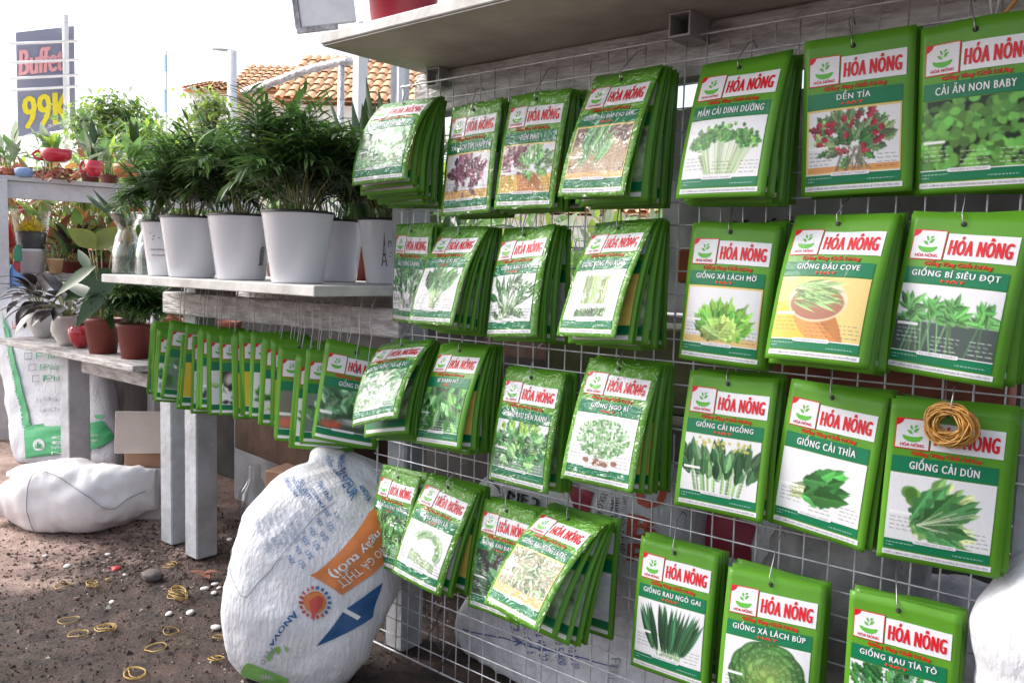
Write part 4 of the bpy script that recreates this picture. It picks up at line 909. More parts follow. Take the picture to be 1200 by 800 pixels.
SK.tp(m, "ANOVA", (344, 716), (316, 756), (353, 722), 3, .0024, .03)
SK.tp(m, "FEED", (317, 758), (305, 777), (323, 762), 4, .0024)
for (a, b, c_, d) in ((315, 776, 321, 760), (325, 768, 327, 757), (335, 765, 330, 755), (318, 770, 326, 757)): SK.qp(m, [(a, b), (a + 4, b - 5), (c_, d), (a - 1, b - 7)], 5, .0022, 3, 3)
SK.qp(m, [(281, 805), (292, 777), (338, 795), (330, 812)], 5, .0018, 12, 6)            # green foot
for i in range(9):
    a = pi + pi * i / 8; SK.qp(m, [(312 + 3 * cos(a) - .6, 797 + 2 * sin(a)), (312 + 3 * cos(a) + .6, 797 + 2 * sin(a)), (312 + 10 * cos(a) + 1, 797 + 7 * sin(a)), (312 + 10 * cos(a) - 1, 797 + 7 * sin(a))], 1, .0032, 2, 2)
# round rooster seal
def disc(S_, mb, cx, cy, rx, ry, mi, off):
    p = np.array([S_.uv(cx + rx * cos(a), cy + ry * sin(a)) for a in np.linspace(0, 2 * pi, 19)[:-1]]); mb.add(S_.W(p[:, 0], p[:, 1], np.full(18, off)).tolist(), [tuple(range(18))], mi)
disc(SK, m, 369, 706, 13, 13, 0, .0026)
def pp(S_, mb, pts, mi, off):
    p = np.array([S_.uv(*q) for q in pts]); mb.add(S_.W(p[:, 0], p[:, 1], np.full(len(p), off)).tolist(), [tuple(range(len(p)))], mi)
pp(SK, m, [(362, 704), (372, 698), (379, 702), (376, 711), (370, 717), (367, 729), (364, 716)], 6, .0036)
for i in range(18):
    t = 6.28 * i / 18; c_, s_ = cos(t), sin(t); pp(SK, m, [(369 + 15 * c_ - 1.6 * s_, 706 + 15 * s_ + 1.6 * c_), (369 + 15 * c_ + 1.6 * s_, 706 + 15 * s_ - 1.6 * c_), (369 + 19 * c_ + 1.6 * s_, 706 + 19 * s_ - 1.6 * c_), (369 + 19 * c_ - 1.6 * s_, 706 + 19 * s_ + 1.6 * c_)], 3 if i > 13 or i < 3 else 6, .0026)
# upper blue lettering
SK.tp(m, "THÀNH PASTEUR", (398, 534), (411, 588), (405, 531), 7, .0026, .02); SK.tp(m, "ANOVA", (420, 570), (430, 590), (426, 566), 3, .0026, .02)
for i, (x, y) in enumerate(((334, 562), (342, 560), (350, 564), (382, 536), (372, 566), (364, 574))): SK.tp(m, ["KHÁNG SINH", "thành phần", "độ ẩm", "chất xơ", "đạm thô", "canxi"][i], (x, y), (x + 13, y + 22), (x + 5, y - 3), 7, .0024)
for i in range(6):
    for j, w_ in enumerate(("20%", "0,6", "MAX", "13%")):
        x = 352 - 15 * i * .55 + 16 * j * .8; y = 588 + 11 * i + 7 * j * .3 + j * 3; SK.tp(m, w_, (x, y), (x + 5, y + 9), (x + 5, y - 3), 7 if j > 1 else 8, .0024)
for i in range(7):
    x, y = 300 + 7 * i, 612 - 2 * i; SK.tp(m, ["Nguyên liệu", "không chứa", "bảo quản nơi", "khô ráo", "hạn dùng", "cách dùng", "cho ăn"][i], (x, y), (x + 17, y + 33), (x + 4, y - 2), 8, .0022)
ol = [(272, 640), (270, 668), (284, 699), (290, 700), (318, 668), (345, 632), (372, 603), (392, 588)]
for p, q in zip(ol[:-1], ol[1:]): SK.qp(m, [p, q, (q[0] + .9, q[1] + .9), (p[0] + .9, p[1] + .9)], 4, .0018, 8, 2)
SFAINT = M('sack_faint_text', (.36, .40, .52), .5)
m.build('print', [SORG, SWH, SDBL, SBLUE, SDG, SLG, SRED, SBLUE, SFAINT], root)

# fertiliser sack behind the low table
e1 = RX * .96 + AX * .12; e1[2] = 0
root = empty('fertiliser_sack', at(60, 545, 2.85), 'upright white sack with green stripe and lettering behind the low table', 'sack')
S2 = Sack([kn(80, 548, 2.92, .175, .025), kn(80, 535, 2.92, .205, .045), kn(76, 500, 2.97, .215, .055), kn(68, 450, 3.05, .215, .055), kn(56, 400, 3.13, .21, .05), kn(46, 360, 3.2, .19, .04), kn(42, 337, 3.26, .16, .02)], RX - AX * .2, -AX + np.array([0, 0, .1]), 8, .009, .55)
S2.body(64, 48).build('bag', WEAVE, root); m = MB()
S2.qp(m, [(28, 499), (37, 498), (12, 385), (4, 366)], 0, .007, 5, 24); S2.qp(m, [(33, 537), (30, 502), (120, 492), (134, 512)], 0, .007, 26, 8)
S2.qp(m, [(28, 500), (32, 503), (122, 489), (120, 485)], 0, .007, 20, 2); S2.tp(m, "LAVA", (17, 386), (44, 382), (16, 376), 1, .009, .02)
for i, (w_, x, y) in enumerate((("Phân Hữu cơ", 45, 421), ("Phân Bánh dầu", 49, 434), ("Phân Trùn Quế", 53, 447))):
    S2.tp(m, w_, (x, y), (x + 42, y - 4), (x, y - 7.5), 2, .0085)
    for a, b, c_, d in ((-13, 1, -5, 0), (-13, -6, -5, -7), (-13, 0, -12.2, -7), (-6, 0, -5.2, -7)): S2.qp(m, [(x + a, y + b), (x + c_, y + b - .6), (x + c_, y + d - .8), (x + a, y + d)], 3, .0085, 2, 2)
S2.tp(m, "Ngày đóng gói:", (45, 471), (76, 468), (45, 466), 3, .0085); S2.tp(m, "Người đóng gói:", (48, 483), (80, 480), (48, 478), 3, .0085)
disc(S2, m, 48, 521, 7, 7, 4, .0095); S2.tp(m, "d", (44, 525), (48, 524.5), (44, 518), 0, .012, .05); S2.tp(m, "t", (48.5, 525), (52, 524.5), (48.5, 518), 0, .012, .05)
S2.tp(m, "Vì sức khỏe cộng đồng", (29, 492), (7, 380), (25, 493), 4, .0095)
for i in range(4): S2.tp(m, ["CÔNG TY TNHH", "Địa chỉ: Việt Nam", "Điện thoại:", "Nông nghiệp sạch"][i], (63, 514 + 6 * i), (82 + 34 * (i != 2), 511 + 5.6 * i), (63, 510.5 + 6 * i), 4, .0095)
m.build('print', [SGRN, SRED, M('sack_teal_text', (.05, .30, .16), .5), SDG, SWH], root)

# white tied sack lying on the ground
def lying(name, label, A, B, hw, hd, seed, mat, knots=None, nm='bag'):
    pass
root = empty('white_sack', onZ(90, 600, 0), 'smooth white plastic sack lying on the dirt with a loose string', 'sack')
S3 = Sack([kn(-6, 594, 2.28, .018, .02), kn(12, 586, 2.28, .05, .05), kn(42, 584, 2.26, .092, .085), kn(82, 582, 2.25, .100, .10), kn(120, 584, 2.24, .085, .09), kn(148, 580, 2.24, .066, .06), kn(166, 575, 2.25, .055, .03), kn(184, 572, 2.27, .045, .012)], (0, 0, 1), (-AX[0], -AX[1], .2), 14, .013, .85)
S3.body(56, 60).build('bag', M('white_plastic_film', (.68, .66, .68), .38, var=.05, vscale=5, bump=.12, bscale=25, coat=.2), root)
m = MB(); kk_ = [(.93, 1.6), (.8, 1.75), (.7, 1.9), (.6, 1.5), (.5, 1.15), (.42, .9), (.36, .85), (.34, 1.4), (.345, 2.0), (.36, 2.7), (.37, 3.0)]; pts = [S3.pt(*cr(kk_, q_), .004) for q_ in np.linspace(0, 1, 90)]; m.tube(pts, .0013, 5); m.build('string', M('grey_string', (.3, .3, .32), .7), root)
# plastic sheet edge on the ground (second white bag behind)
root = empty('white_sack', onZ(40, 560, 0), 'flat crumpled white bag at the foot of the green striped sack', 'sack')
S4 = Sack([kn(10, 556, 2.75, .01, .01), kn(25, 553, 2.72, .022, .04), kn(50, 550, 2.7, .024, .05), kn(68, 546, 2.7, .01, .02)], (0, 0, 1), -AX, 15, .006, .9); S4.body(24, 20).build('bag', WEAVE, root)

# ---- things behind the grid
def bsack(name, label, knots, e1, e2, seed, mat, wr=.012, sq=.7):
    root = empty(name, knots[0][:3], label, 'sack', None); S = Sack(knots, e1, e2, seed, wr, sq); S.zmin = .004; S.body(72, 60).build('bag', mat, root); return root, S
def wk(px, py, Y, a, b): q = onY(px, py, Y); return (q[0], q[1], q[2], a, b)
E1 = (.96, 0, -.25); E2 = (.0, -1, .25)
# handwritten grey-white sack at the bottom
GRW = M('speckled_grey_sack', (.64, .64, .68), .6, col2=(.46, .46, .51), vscale=38, bump=.35, bscale=90)
root, Sa = bsack('hand_written_sack', 'grey white sack with blue handwriting behind the bottom of the grid', [(-1.06, 1.22, .02, .05, .10), (-1.00, 1.22, .06, .14, .10), (-.86, 1.22, .11, .20, .12), (-.66, 1.24, .12, .22, .13), (-.46, 1.24, .11, .20, .12), (-.36, 1.24, .10, .12, .08)], (0, .35, 1), (-.1, -1, .35), 21, GRW, .012, .8)
m = MB()
for i, (w_, x, y) in enumerate((("10 12 15 20", 668, 748), ("7.0 5 400", 652, 744), ("12 400 22", 634, 738), ("BD CC 2", 616, 730), ("1.2 A", 600, 722))):
    hm = MB(); Sa.tp(hm, w_, (x, y), (x + 6, y + 34), (x + 9, y - 1), 0, .003); hm.build('handwriting', [M('blue_marker', (.06, .09, .28), .6)], root)
hm = MB(); Sa.tp(hm, "FEED", (722, 770), (716, 800), (731, 770), 0, .003, .0); hm.build('handwriting', [SDG], root)
for i in range(14): x, y = 545 + 13 * i, 735 + 3.2 * i; Sa.qp(m, [(x, y), (x + 13, y + 3.2), (x + 13, y + 4.6), (x, y + 1.4)], 0, .002, 3, 2)
m.build('drawn_line', [M('blue_marker', (.06, .09, .28), .6)], root)
# printed bag with maroon shapes, black text and big red letter
root, Sb = bsack('printed_sack', 'white sack with maroon shapes, black text and a big red B behind the grid', [wk(560, 600, 1.17, .03, .03), wk(585, 605, 1.17, .085, .06), wk(640, 612, 1.16, .115, .075), wk(705, 622, 1.15, .125, .085), wk(760, 628, 1.15, .12, .08), wk(810, 640, 1.17, .09, .06), wk(830, 650, 1.19, .03, .02)], (.1, 0, 1), (0, -1, .15), 31, WEAVE, .014, .7)
m = MB(); Sb.qp(m, [(668, 570), (698, 578), (690, 606), (676, 604)], 0, .0025, 8, 8); m.build('maroon_print', [SMAR], root); m = MB(); Sb.qp(m, [(654, 545), (662, 548), (652, 575), (646, 570)], 0, .0025, 5, 8); m.build('maroon_print', [SMAR], root); m = MB()
Sb.tp(m, "25KG ĐẬM", (707, 578), (697, 622), (715, 580), 1, .003); Sb.tp(m, "HÀNG VIỆT NAM", (720, 584), (716, 650), (729, 585), 1, .003, .03); Sb.tp(m, "LÀM TỪ THIÊN NHIÊN", (733, 584), (731, 650), (738, 585), 1, .003)
Sb.tp(m, "B", (742, 630), (770, 632), (743, 602), 2, .003, .05); Sb.tp(m, "O", (748, 598), (780, 596), (750, 560), 2, .003, .05); Sb.tp(m, "R", (742, 655), (768, 657), (742, 636), 2, .003, .04)
m.build('print', [SMAR, SBLK, M('sack_brick_red', (.55, .10, .06), .55)], root); m = MB(); Sb.tp(m, "GOLD", (566, 575), (598, 586), (568, 563), 1, .003, .02); Sb.tp(m, "ME 2", (600, 587), (634, 600), (602, 576), 1, .003, .03)
m.build('lettering', [SMAR, SBLK], root)
root, Sc = bsack('striped_sack', 'white sack with a dark green stripe and a large maroon panel behind the grid', [wk(775, 640, 1.27, .03, .03), wk(800, 650, 1.27, .09, .07), wk(850, 660, 1.26, .12, .09), wk(905, 680, 1.26, .12, .09), wk(950, 690, 1.26, .10, .07), wk(985, 700, 1.27, .03, .03)], (.1, 0, 1), (0, -1, .2), 37, WEAVE, .014, .7)
DGS = M('dark_green_stripe', (.01, .13, .07), .5); m = MB(); Sc.qp(m, [(812, 602), (824, 606), (800, 640), (796, 628)], 0, .0025, 6, 10); m.build('green_stripe', DGS, root); m = MB(); Sc.qp(m, [(828, 600), (886, 616), (878, 660), (812, 640)], 1, .0025, 14, 12); m.build('maroon_print', [DGS, SMAR], root)
root, Sd = bsack('grey_sack', 'dark grey crumpled sack behind the lower right of the grid', [wk(900, 690, 1.14, .04, .03), wk(930, 690, 1.14, .15, .05), wk(985, 705, 1.14, .18, .06), wk(1040, 720, 1.14, .18, .06), wk(1080, 730, 1.14, .12, .03)], (0, 0, 1), (0, -1, .1), 41, M('dark_grey_fabric', (.26, .255, .26), .85, var=.3, bump=.4), .022, .8)
root, Se = bsack('white_sack', 'light grey sack under the striped sack, low behind the grid', [(-.62, 1.3, .08, .04, .06), (-.50, 1.28, .10, .12, .1), (-.30, 1.28, .13, .16, .12), (-.12, 1.28, .13, .14, .1), (.05, 1.3, .1, .05, .05)], (0, 0, 1), (0, -1, .2), 43, WEAVE2, .016, .8)
# tarp, boards and boxes behind the middle rows
TARP = M('pale_grey_tarp', (.44, .44, .47), .6, var=.15, vscale=7, bump=.4, bscale=20)
root = empty('tarpaulin', (-.3, 1.2, .9), 'pale grey tarpaulin with dark script behind the right half of the grid', 'tarpaulin')
U_, V_ = np.meshgrid(np.linspace(0, 1, 70), np.linspace(0, 1, 40))
def tarp(u, v, h): 
    u = np.asarray(u, float); v = np.asarray(v, float); return np.stack([-.69 + .87 * u, 1.17 + .012 * np.sin(23 * u + 3 * v) + .007 * np.sin(61 * u - 9 * v) + .01 * np.sin(9 * v + 4 * u) - h, .975 - .315 * v + .01 * np.sin(5 * u) * (1 - v)], -1)
mb = MB(); mb.grid(tarp(U_, V_, 0)); mb.build('sheet', TARP, root)
for i, (x, y) in enumerate(((.05, .18), (.3, .22), (.55, .16), (.12, .55), (.42, .6), (.7, .5))):
    m = MB(); put_text(m, ["hoa kiểng", "cây cảnh", "phân bón", "vườn", "hạt giống", "đất sạch"][i], x, y, x + .17, y + .05, tarp, .0015, 0, shear=.3); m.build('script', [SBLK], root)
def box(name, lo, hi, mat, label, cat, rz=0, piv=None):
    mb = MB(); p = piv or ((lo[0] + hi[0]) / 2, (lo[1] + hi[1]) / 2, 0); mt = Matrix.Translation(p) @ Matrix.Rotation(rz, 4, 'Z') @ Matrix.Translation((-p[0], -p[1], 0))
    mb.bbox(lo, hi, .003, 0, mt); return tag(mb.build(name, mat, None, lo), label, cat)
KHAKI = M('khaki_fabric', (.13, .13, .07), .9, var=.15, bump=.3, bscale=80)
o = box('khaki_storage_bag', (-.90, 1.16, .50), (-.42, 1.30, .635), KHAKI, 'khaki green bag lying behind the middle of the grid', 'bag', .03)
box('pink_board', (-1.06, 1.17, .56), (-.905, 1.20, .63), M('faded_pink_board', (.40, .22, .20), .8, var=.35, vscale=18, bump=.4), 'faded pinkish board behind the second row of packets', 'board')
box('grey_shelf_plank', (-1.08, 1.14, .486), (-.16, 1.32, .498), WOODP, 'weathered plank behind the grid carrying the khaki bag', 'plank')
mb = MB(); q = onY(1040, 452, 1.13); mb.lathe([(.028, -.14), (.028, .14), (.0, .14)], (0, 0, 0), 24); 
for i, v in enumerate(mb.v): mb.v[i] = (q[0] + v[2], q[1] + v[1], q[2] + v[0])
tag(mb.build('clay_pipe', M('terracotta', (.33, .10, .06), .75, var=.2), None, q), 'terracotta coloured pipe lying behind the GIỐNG BÍ SIÊU ĐỌT packet', 'pipe')
mb = MB(); q = onY(806, 308, 1.12); mb.bbox((q[0] - .012, 1.11, q[2] - .03), (q[0] + .05, 1.14, q[2] + .02), .003); tag(mb.build('orange_box', M('orange_card', (.5, .13, .06), .7, var=.1), None, q), 'orange red carton edge behind the XÀ LÁCH MỠ packet', 'box')
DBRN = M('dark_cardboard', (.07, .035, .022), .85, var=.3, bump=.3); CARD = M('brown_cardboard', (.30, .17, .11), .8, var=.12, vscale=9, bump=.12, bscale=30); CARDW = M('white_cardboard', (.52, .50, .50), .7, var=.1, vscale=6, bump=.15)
box('added_back_wall', (-1.30, 1.44, .02), (.55, 1.47, .64), M('added_dark_backing', (.06, .055, .055), .9, var=.4, vscale=5), 'added dark backing that shuts out daylight behind the stall under the shelves', 'board')  # added dark wall, keeps bright sky from showing through the gaps
# lower table space at the left
root = empty('carton', (-1.66, 1.10, 0), 'brown carton bound with a blue strap behind the feed sack', 'box')
mt = Matrix.Translation((-1.575, 1.19, 0)) @ Matrix.Rotation(R(20), 4, 'Z')
mb = MB(); mb.bbox((-.10, -.085, .012), (.10, .10, .248), .003, 0, mt); mb.build('box', CARD, root)
BL = M('blue_strap', (.05, .14, .20), .5, var=.15)
mb = MB(); mb.box((-.1025, -.0875, .150), (.1025, -.0855, .163), 0, mt); mb.box((.1005, -.087, .150), (.1025, .10, .163), 0, mt); mb.box((-.035, -.0885, .17), (-.024, -.0865, .2490), 0, mt); mb.box((-.035, -.0865, .2485), (-.024, .10, .2505), 0, mt)
P = [mt @ Vector(p) for p in ((-.10, -.087, .157), (-.05, -.094, .150), (0, -.093, .151), (.06, -.094, .165), (.103, -.09, .185), (.104, -.03, .215), (.05, .02, .253), (-.02, .0, .258), (-.03, -.06, .256))]; mb.tube(P, .004, 6); mb.build('strap', BL, root)
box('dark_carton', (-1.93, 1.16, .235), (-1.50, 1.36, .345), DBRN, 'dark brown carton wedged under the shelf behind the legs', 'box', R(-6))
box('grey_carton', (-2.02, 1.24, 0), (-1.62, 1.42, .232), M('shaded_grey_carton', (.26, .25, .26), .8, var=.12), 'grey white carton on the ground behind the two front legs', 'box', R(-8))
box('added_rear_panel', (-3.25, 1.50, .0), (-1.2, 1.53, .66), M('added_dark_backing'  , (.06, .055, .055), .9), 'added dark panel that blocks the bright gap under the pot shelf', 'board')  # added dark panel, hides the bright slit below the hook beam
root = empty('open_box', at(165, 560, 2.3), 'open white and brown carton with a hanging flap left of the grey legs', 'box')
q = at(168, 592, 2.32); mt = Matrix.Translation((q[0], q[1], 0)) @ Matrix.Rotation(R(48), 4, 'Z')
mb = MB(); mb.bbox((-.055, 0, .0), (.12, .16, .145), .002, 0, mt); mb.build('lower_body', CARDW, root)
mb = MB(); mb.bbox((-.05, .004, .146), (.12, .15, .20), .002, 0, mt); mb.build('brown_side', CARD, root)
mb = MB(); mt2 = mt @ Matrix.Translation((0, -.012, .19)) @ Matrix.Rotation(R(-7), 4, 'X'); mb.bbox((-.07, -.004, 0), (.10, .001, .115), .001, 0, mt2); mb.build('flap', M('grey_card_flap', (.48, .40, .36), .8, var=.12, vscale=7), root)
# clear plastic bottle jug
c = onZ(283, 640, 0); c = (c[0] - .02, c[1] + .05)
mb = MB(); prof = [(0, .004), (.03, .003), (.037, .02), (.038, .06), (.042, .10), (.038, .13), (.022, .155), (.016, .165), (.017, .19), (.013, .20)]; mb.lathe(prof, (c[0], c[1], 0), 28); 
o = mb.build('plastic_bottle', glassy('clear_plastic', .12, (.93, .94, .95), .08, .3), None, (c[0], c[1], 0)); tag(o, 'clear empty plastic bottle standing left of the feed sack', 'bottle')

# white sack at the right front edge
root = empty('white_sack', (.0, .78, .3), 'white sack with black marker strokes at the right edge of the picture', 'sack')
q0 = at(1225, 860, .82); q1 = at(1222, 700, .84); q2 = at(1232, 630, .86)
def kk(px, py, t, a, b): q = at(px, py, t); return (q[0], q[1], q[2], a, b)
S5 = Sack([kk(1225, 1000, .86, .05, .05), kk(1222, 940, .86, .062, .06), kk(1218, 860, .86, .058, .06), kk(1216, 790, .86, .052, .055), kk(1214, 735, .86, .058, .05), kk(1222, 690, .87, .044, .04), kk(1232, 655, .88, .030, .03), kk(1240, 630, .89, .012, .012)], RX, -AX, 51, .004, .9)
S5.body(56, 60).build('bag', WEAVE, root); m = MB(); S5.quad(m, [(.08, .86), (.30, .895), (.31, .905), (.09, .872)], 0, .0015, 6, 2); S5.quad(m, [(.14, .845), (.36, .885), (.36, .892), (.14, .853)], 0, .0015, 6, 2); m.build('marker_strokes', [SBLK], root)
# wooden basket rim at the bottom edge
q = onZ(468, 838, .03)
root = empty('round_basket', (q[0], q[1], 0), 'yellowish round basket rim on the ground at the foot of the grid', 'basket')
mb = MB(); mb.lathe([(.075, 0), (.083, .03), (.087, .03), (.080, -.0), (.075, 0)], (q[0], q[1], .004), 36); mb.build('rim', M('yellow_bamboo', (.30, .21, .07), .6, var=.25), root); mb = MB(); mb.lathe([(.076, .012), (0, .016)], (q[0], q[1], .004), 20); mb.build('contents', SOIL, root)
mb = MB(); q = onY(545, 792, 1.08); rs = random.Random(2)
for i in range(16): leaf(mb, (q[0] + rs.uniform(-.03, .03), q[1] + rs.uniform(-.02, .02), q[2] - .03), rdir(rs, 20, 80), .05, .02, .5, 0, 4)
tag(mb.build('weed', LEAF_Y, None, q), 'small fresh green weed behind the lower left of the grid', 'plant')
# tie wires dangling on the grid
for (px, py, n_) in ((515, 735, 1), (500, 700, 2)):
    q = onY(px, py, .99); mb = MB(); mb.tube([q + np.array(v) for v in ((0, .008, .03), (-.008, 0, .025), (-.004, 0, 0), (.002, -.004, -.03), (.02, 0, -.045), (.028, .0, -.03), (.012, -.003, -.06), (.0, 0, -.08))], .0011, 5); tag(mb.build('tie_wire', SBLK, None, q), 'loose black tie wire looped on the lower left of the grid' if n_ == 1 else 'second short tie wire on the grid left edge', 'wire')

# ------------------------------------------------------------------ ground
def gh(x, y):
    d = math.hypot(x + 1.6, y - .8); k = max(0, 1 - d / 4)
    return k * (.014 * mnoise.noise(Vector((x * 3, y * 3, 0))) + .009 * mnoise.noise(Vector((x * 11, y * 11, 1))) + .006 * mnoise.noise(Vector((x * 31, y * 31, 2)))) - .008 * k
mb = MB(); N_ = 250; xs = np.linspace(-5.2, .8, N_); ys = np.linspace(-1.2, 3.4, 190)
P = np.array([[(x, y, gh(x, y)) for x in xs] for y in ys]); mb.grid(P)
xo, xi, yo, yi = (-150, 150), (-5.2, .8), (-150, 150), (-1.2, 3.4)
def q4(a, b, c, d): mb.add([(a, b, 0), (c, b, 0), (c, d, 0), (a, d, 0)], [(0, 1, 2, 3)])
z0_ = [(xo[0], yo[0], xo[1], yi[0]), (xo[0], yi[1], xo[1], yo[1]), (xo[0], yi[0], xi[0], yi[1]), (xi[1], yi[0], xo[1], yi[1])]
for q in z0_: q4(*q)
gm = bpy.data.materials.new('dirt_ground'); gm.use_nodes = True; t = gm.node_tree; p = t.nodes['Principled BSDF']; N = t.nodes.new; L = t.links.new
p.inputs['Roughness'].default_value = .85
tc = N('ShaderNodeTexCoord')
def noise(sc, det=6, ro=.6, dist=0):
    n = N('ShaderNodeTexNoise'); n.inputs['Scale'].default_value = sc; n.inputs['Detail'].default_value = det; n.inputs['Roughness'].default_value = ro; n.inputs['Distortion'].default_value = dist; L(tc.outputs['Object'], n.inputs[0]); return n
def ramp(src, a, b, c0, c1):
    r_ = N('ShaderNodeValToRGB'); r_.color_ramp.elements[0].position = a; r_.color_ramp.elements[1].position = b; r_.color_ramp.elements[0].color = c0 + (1,); r_.color_ramp.elements[1].color = c1 + (1,); L(src, r_.inputs[0]); return r_
dry = ramp(noise(9).outputs[0], .35, .68, (.27, .175, .145), (.58, .42, .365)); wet = ramp(noise(22, 8, .7).outputs[0], .3, .72, (.010, .008, .008), (.125, .080, .064))
geo = N('ShaderNodeSeparateXYZ'); L(tc.outputs['Object'], geo.inputs[0])
# spilled dark potting soil lies in front of the legs (near the camera side), dry dirt farther left
ma = N('ShaderNodeMath'); ma.operation = 'MULTIPLY_ADD'; ma.inputs[1].default_value = 1.0; ma.inputs[2].default_value = 0; L(geo.outputs[0], ma.inputs[0])
mb_ = N('ShaderNodeMath'); mb_.operation = 'MULTIPLY_ADD'; mb_.inputs[1].default_value = -.12; L(geo.outputs[1], mb_.inputs[0]); L(ma.outputs[0], mb_.inputs[2])
nn = noise(3.2, 7, .65, .4); md = N('ShaderNodeMath'); md.operation = 'MULTIPLY_ADD'; md.inputs[1].default_value = 1.7; L(nn.outputs[0], md.inputs[0]); L(mb_.outputs[0], md.inputs[2])
rr = ramp(md.outputs[0], 0, 1, (0, 0, 0), (1, 1, 1)); 
mr = N('ShaderNodeMapRange'); mr.inputs[1].default_value = -1.46; mr.inputs[2].default_value = -1.2; L(md.outputs[0], mr.inputs[0])
mx = N('ShaderNodeMix'); mx.data_type = 'RGBA'; L(mr.outputs[0], mx.inputs[0]); L(dry.outputs[0], mx.inputs[6]); L(wet.outputs[0], mx.inputs[7]); L(mx.outputs[2], p.inputs['Base Color'])
bn = noise(45, 8, .7); bb = N('ShaderNodeBump'); bb.inputs['Strength'].default_value = .9; bb.inputs['Distance'].default_value = .02; L(bn.outputs[0], bb.inputs['Height']); L(bb.outputs[0], p.inputs['Normal'])
g = mb.build('ground', gm); g['kind'] = 'structure'
mb = MB(); mb.add([(-60, 3.6, .006), (60, 3.6, .006), (60, 60, .006), (-60, 60, .006)], [(0, 1, 2, 3)]); mb.add([(-60, -30, .0065), (-5.6, -30, .0065), (-5.6, 3.598, .0065), (-60, 3.598, .0065)], [(0, 1, 2, 3)])
o = mb.build('pavement', M('pale_concrete', (.48, .46, .44), .8, var=.12, vscale=.8, bump=.1)); o['kind'] = 'structure'

# litter
def peb(px, py, s, lab, nm='white_pebble', cat='pebble', mat=None, grp='white pebbles on the dirt', seed=0):
    q = onZ(px, py, 0); z = gh(q[0], q[1]); mb = MB(); rs = random.Random(px * 7 + py); n = 16; s = s * (.8 if nm == 'white_pebble' else 1); kj = .1 if nm == 'white_pebble' else .45; a0_ = rs.uniform(0, 3)
    prof = [(0, 0), (.7, .1), (.95, .3), (1, .5), (.9, .75), (.7, .9), (.35, 1), (0, 1.02)]; mb.lathe([(r_, zz * 1.0) for r_, zz in prof], (0, 0, 0), n)
    el = rs.uniform(1.1, 1.6)
    for i, v in enumerate(mb.v):
        jn = 1 + kj * (mnoise.noise(Vector((v[0] * 1.6 + px, v[1] * 1.6, v[2] * 2))) + .4 * mnoise.noise(Vector((v[0] * 5 + px, v[1] * 5, v[2] * 5)))); x, y = v[0] * el * jn, v[1] * jn; mb.v[i] = (q[0] + s * (x * cos(a0_) - y * sin(a0_)) * (1 + .1 * v[2]), q[1] + s * (x * sin(a0_) + y * cos(a0_)), z - .001 + s * v[2])
    tag(mb.build(nm, mat or PEB, None, (q[0], q[1], z)), lab, cat, grp)
PEB = M('white_stone', (.60, .58, .56), .6, var=.1, vscale=40)
for px, py, s, lb in ((53, 648, .007, 'white pebble at the left below the lying sack'), (126, 647, .007, 'white pebble left of the faded red scrap'), (79, 659, .010, 'elongated white pebble above the rubber band ring'), (131, 700, .007, 'white pebble alone on the dark soil'), (198, 715, .008, 'round white pebble left of the long one'),
    (223, 713, .010, 'long white pebble on the dark soil near the feed sack'), (240, 687, .009, 'white pebble under the scrap near the feed sack'), (252, 682, .0075, 'upper white pebble of the cluster by the feed sack'), (251, 691, .0085, 'lower white pebble of the cluster by the feed sack'), (257, 685, .006, 'rightmost white pebble of the cluster by the feed sack'),
    (253, 730, .011, 'white pebble touching the feed sack'), (269, 633, .009, 'white pebble in front of the plastic bottle'), (146, 668, .005, 'tiny white pebble by the faded red scrap'), (75, 541, .010, 'white pebble in front of the striped sack'), (88, 540, .008, 'small white pebble at the table leg foot'), (107, 533, .009, 'white pebble behind the table leg')): peb(px, py, s, lb)
peb(136, 661, .011, 'small crumpled red scrap on the dirt', 'red_scrap', 'scrap', M('red_scrap', (.4, .02, .03), .5), None); 0 and peb(149, 645, .016, 'crumpled clear plastic scrap on the dirt', 'plastic_scrap', 'scrap', M('grey_plastic', (.3, .32, .34), .3), None)
peb(178, 676, .022, 'brown rock half buried in the dirt', 'rock', 'rock', M('brown_rock', (.12, .10, .095), .9, var=.3, bump=.6), None); peb(20, 575, .02, 'stone', 'rock', 'rock', M('brown_rock', (.12, .1, .095)), None) if False else None
YB = M('yellow_rubber_band', (.40, .25, .05), .5, var=.15)
def band(px, py, wpx, lab, turns=1, sq=.7, seed=1):
    q = onZ(px, py, 0); t_ = (q - CAM) @ AX; r_ = wpx * t_ / F / 2; rs = random.Random(px + py * 3); mb = MB()
    for k in range(turns):
        ph = rs.uniform(0, 6.28); ox, oy = rs.uniform(-.3, .3) * r_ * (turns > 1), rs.uniform(-.3, .3) * r_ * (turns > 1); pts = []
        for i in range(29):
            a = 2 * pi * i / 28; rr_ = r_ * (1 + .15 * sin(2 * a + ph) + .07 * sin(3 * a + 2 * ph)); x, y = q[0] + ox + rr_ * cos(a), q[1] + oy + rr_ * sin(a) * (.9 if turns == 1 else sq); pts.append((x, y, gh(x, y) + .0035 + .003 * k + .003 * (1 + sin(a + ph)) * .5))
        mb.tube(pts, .0010, 5, cap=False)
    tag(mb.build('rubber_band', YB, None, q), lab, 'rubber band', 'yellow rubber bands on the ground')
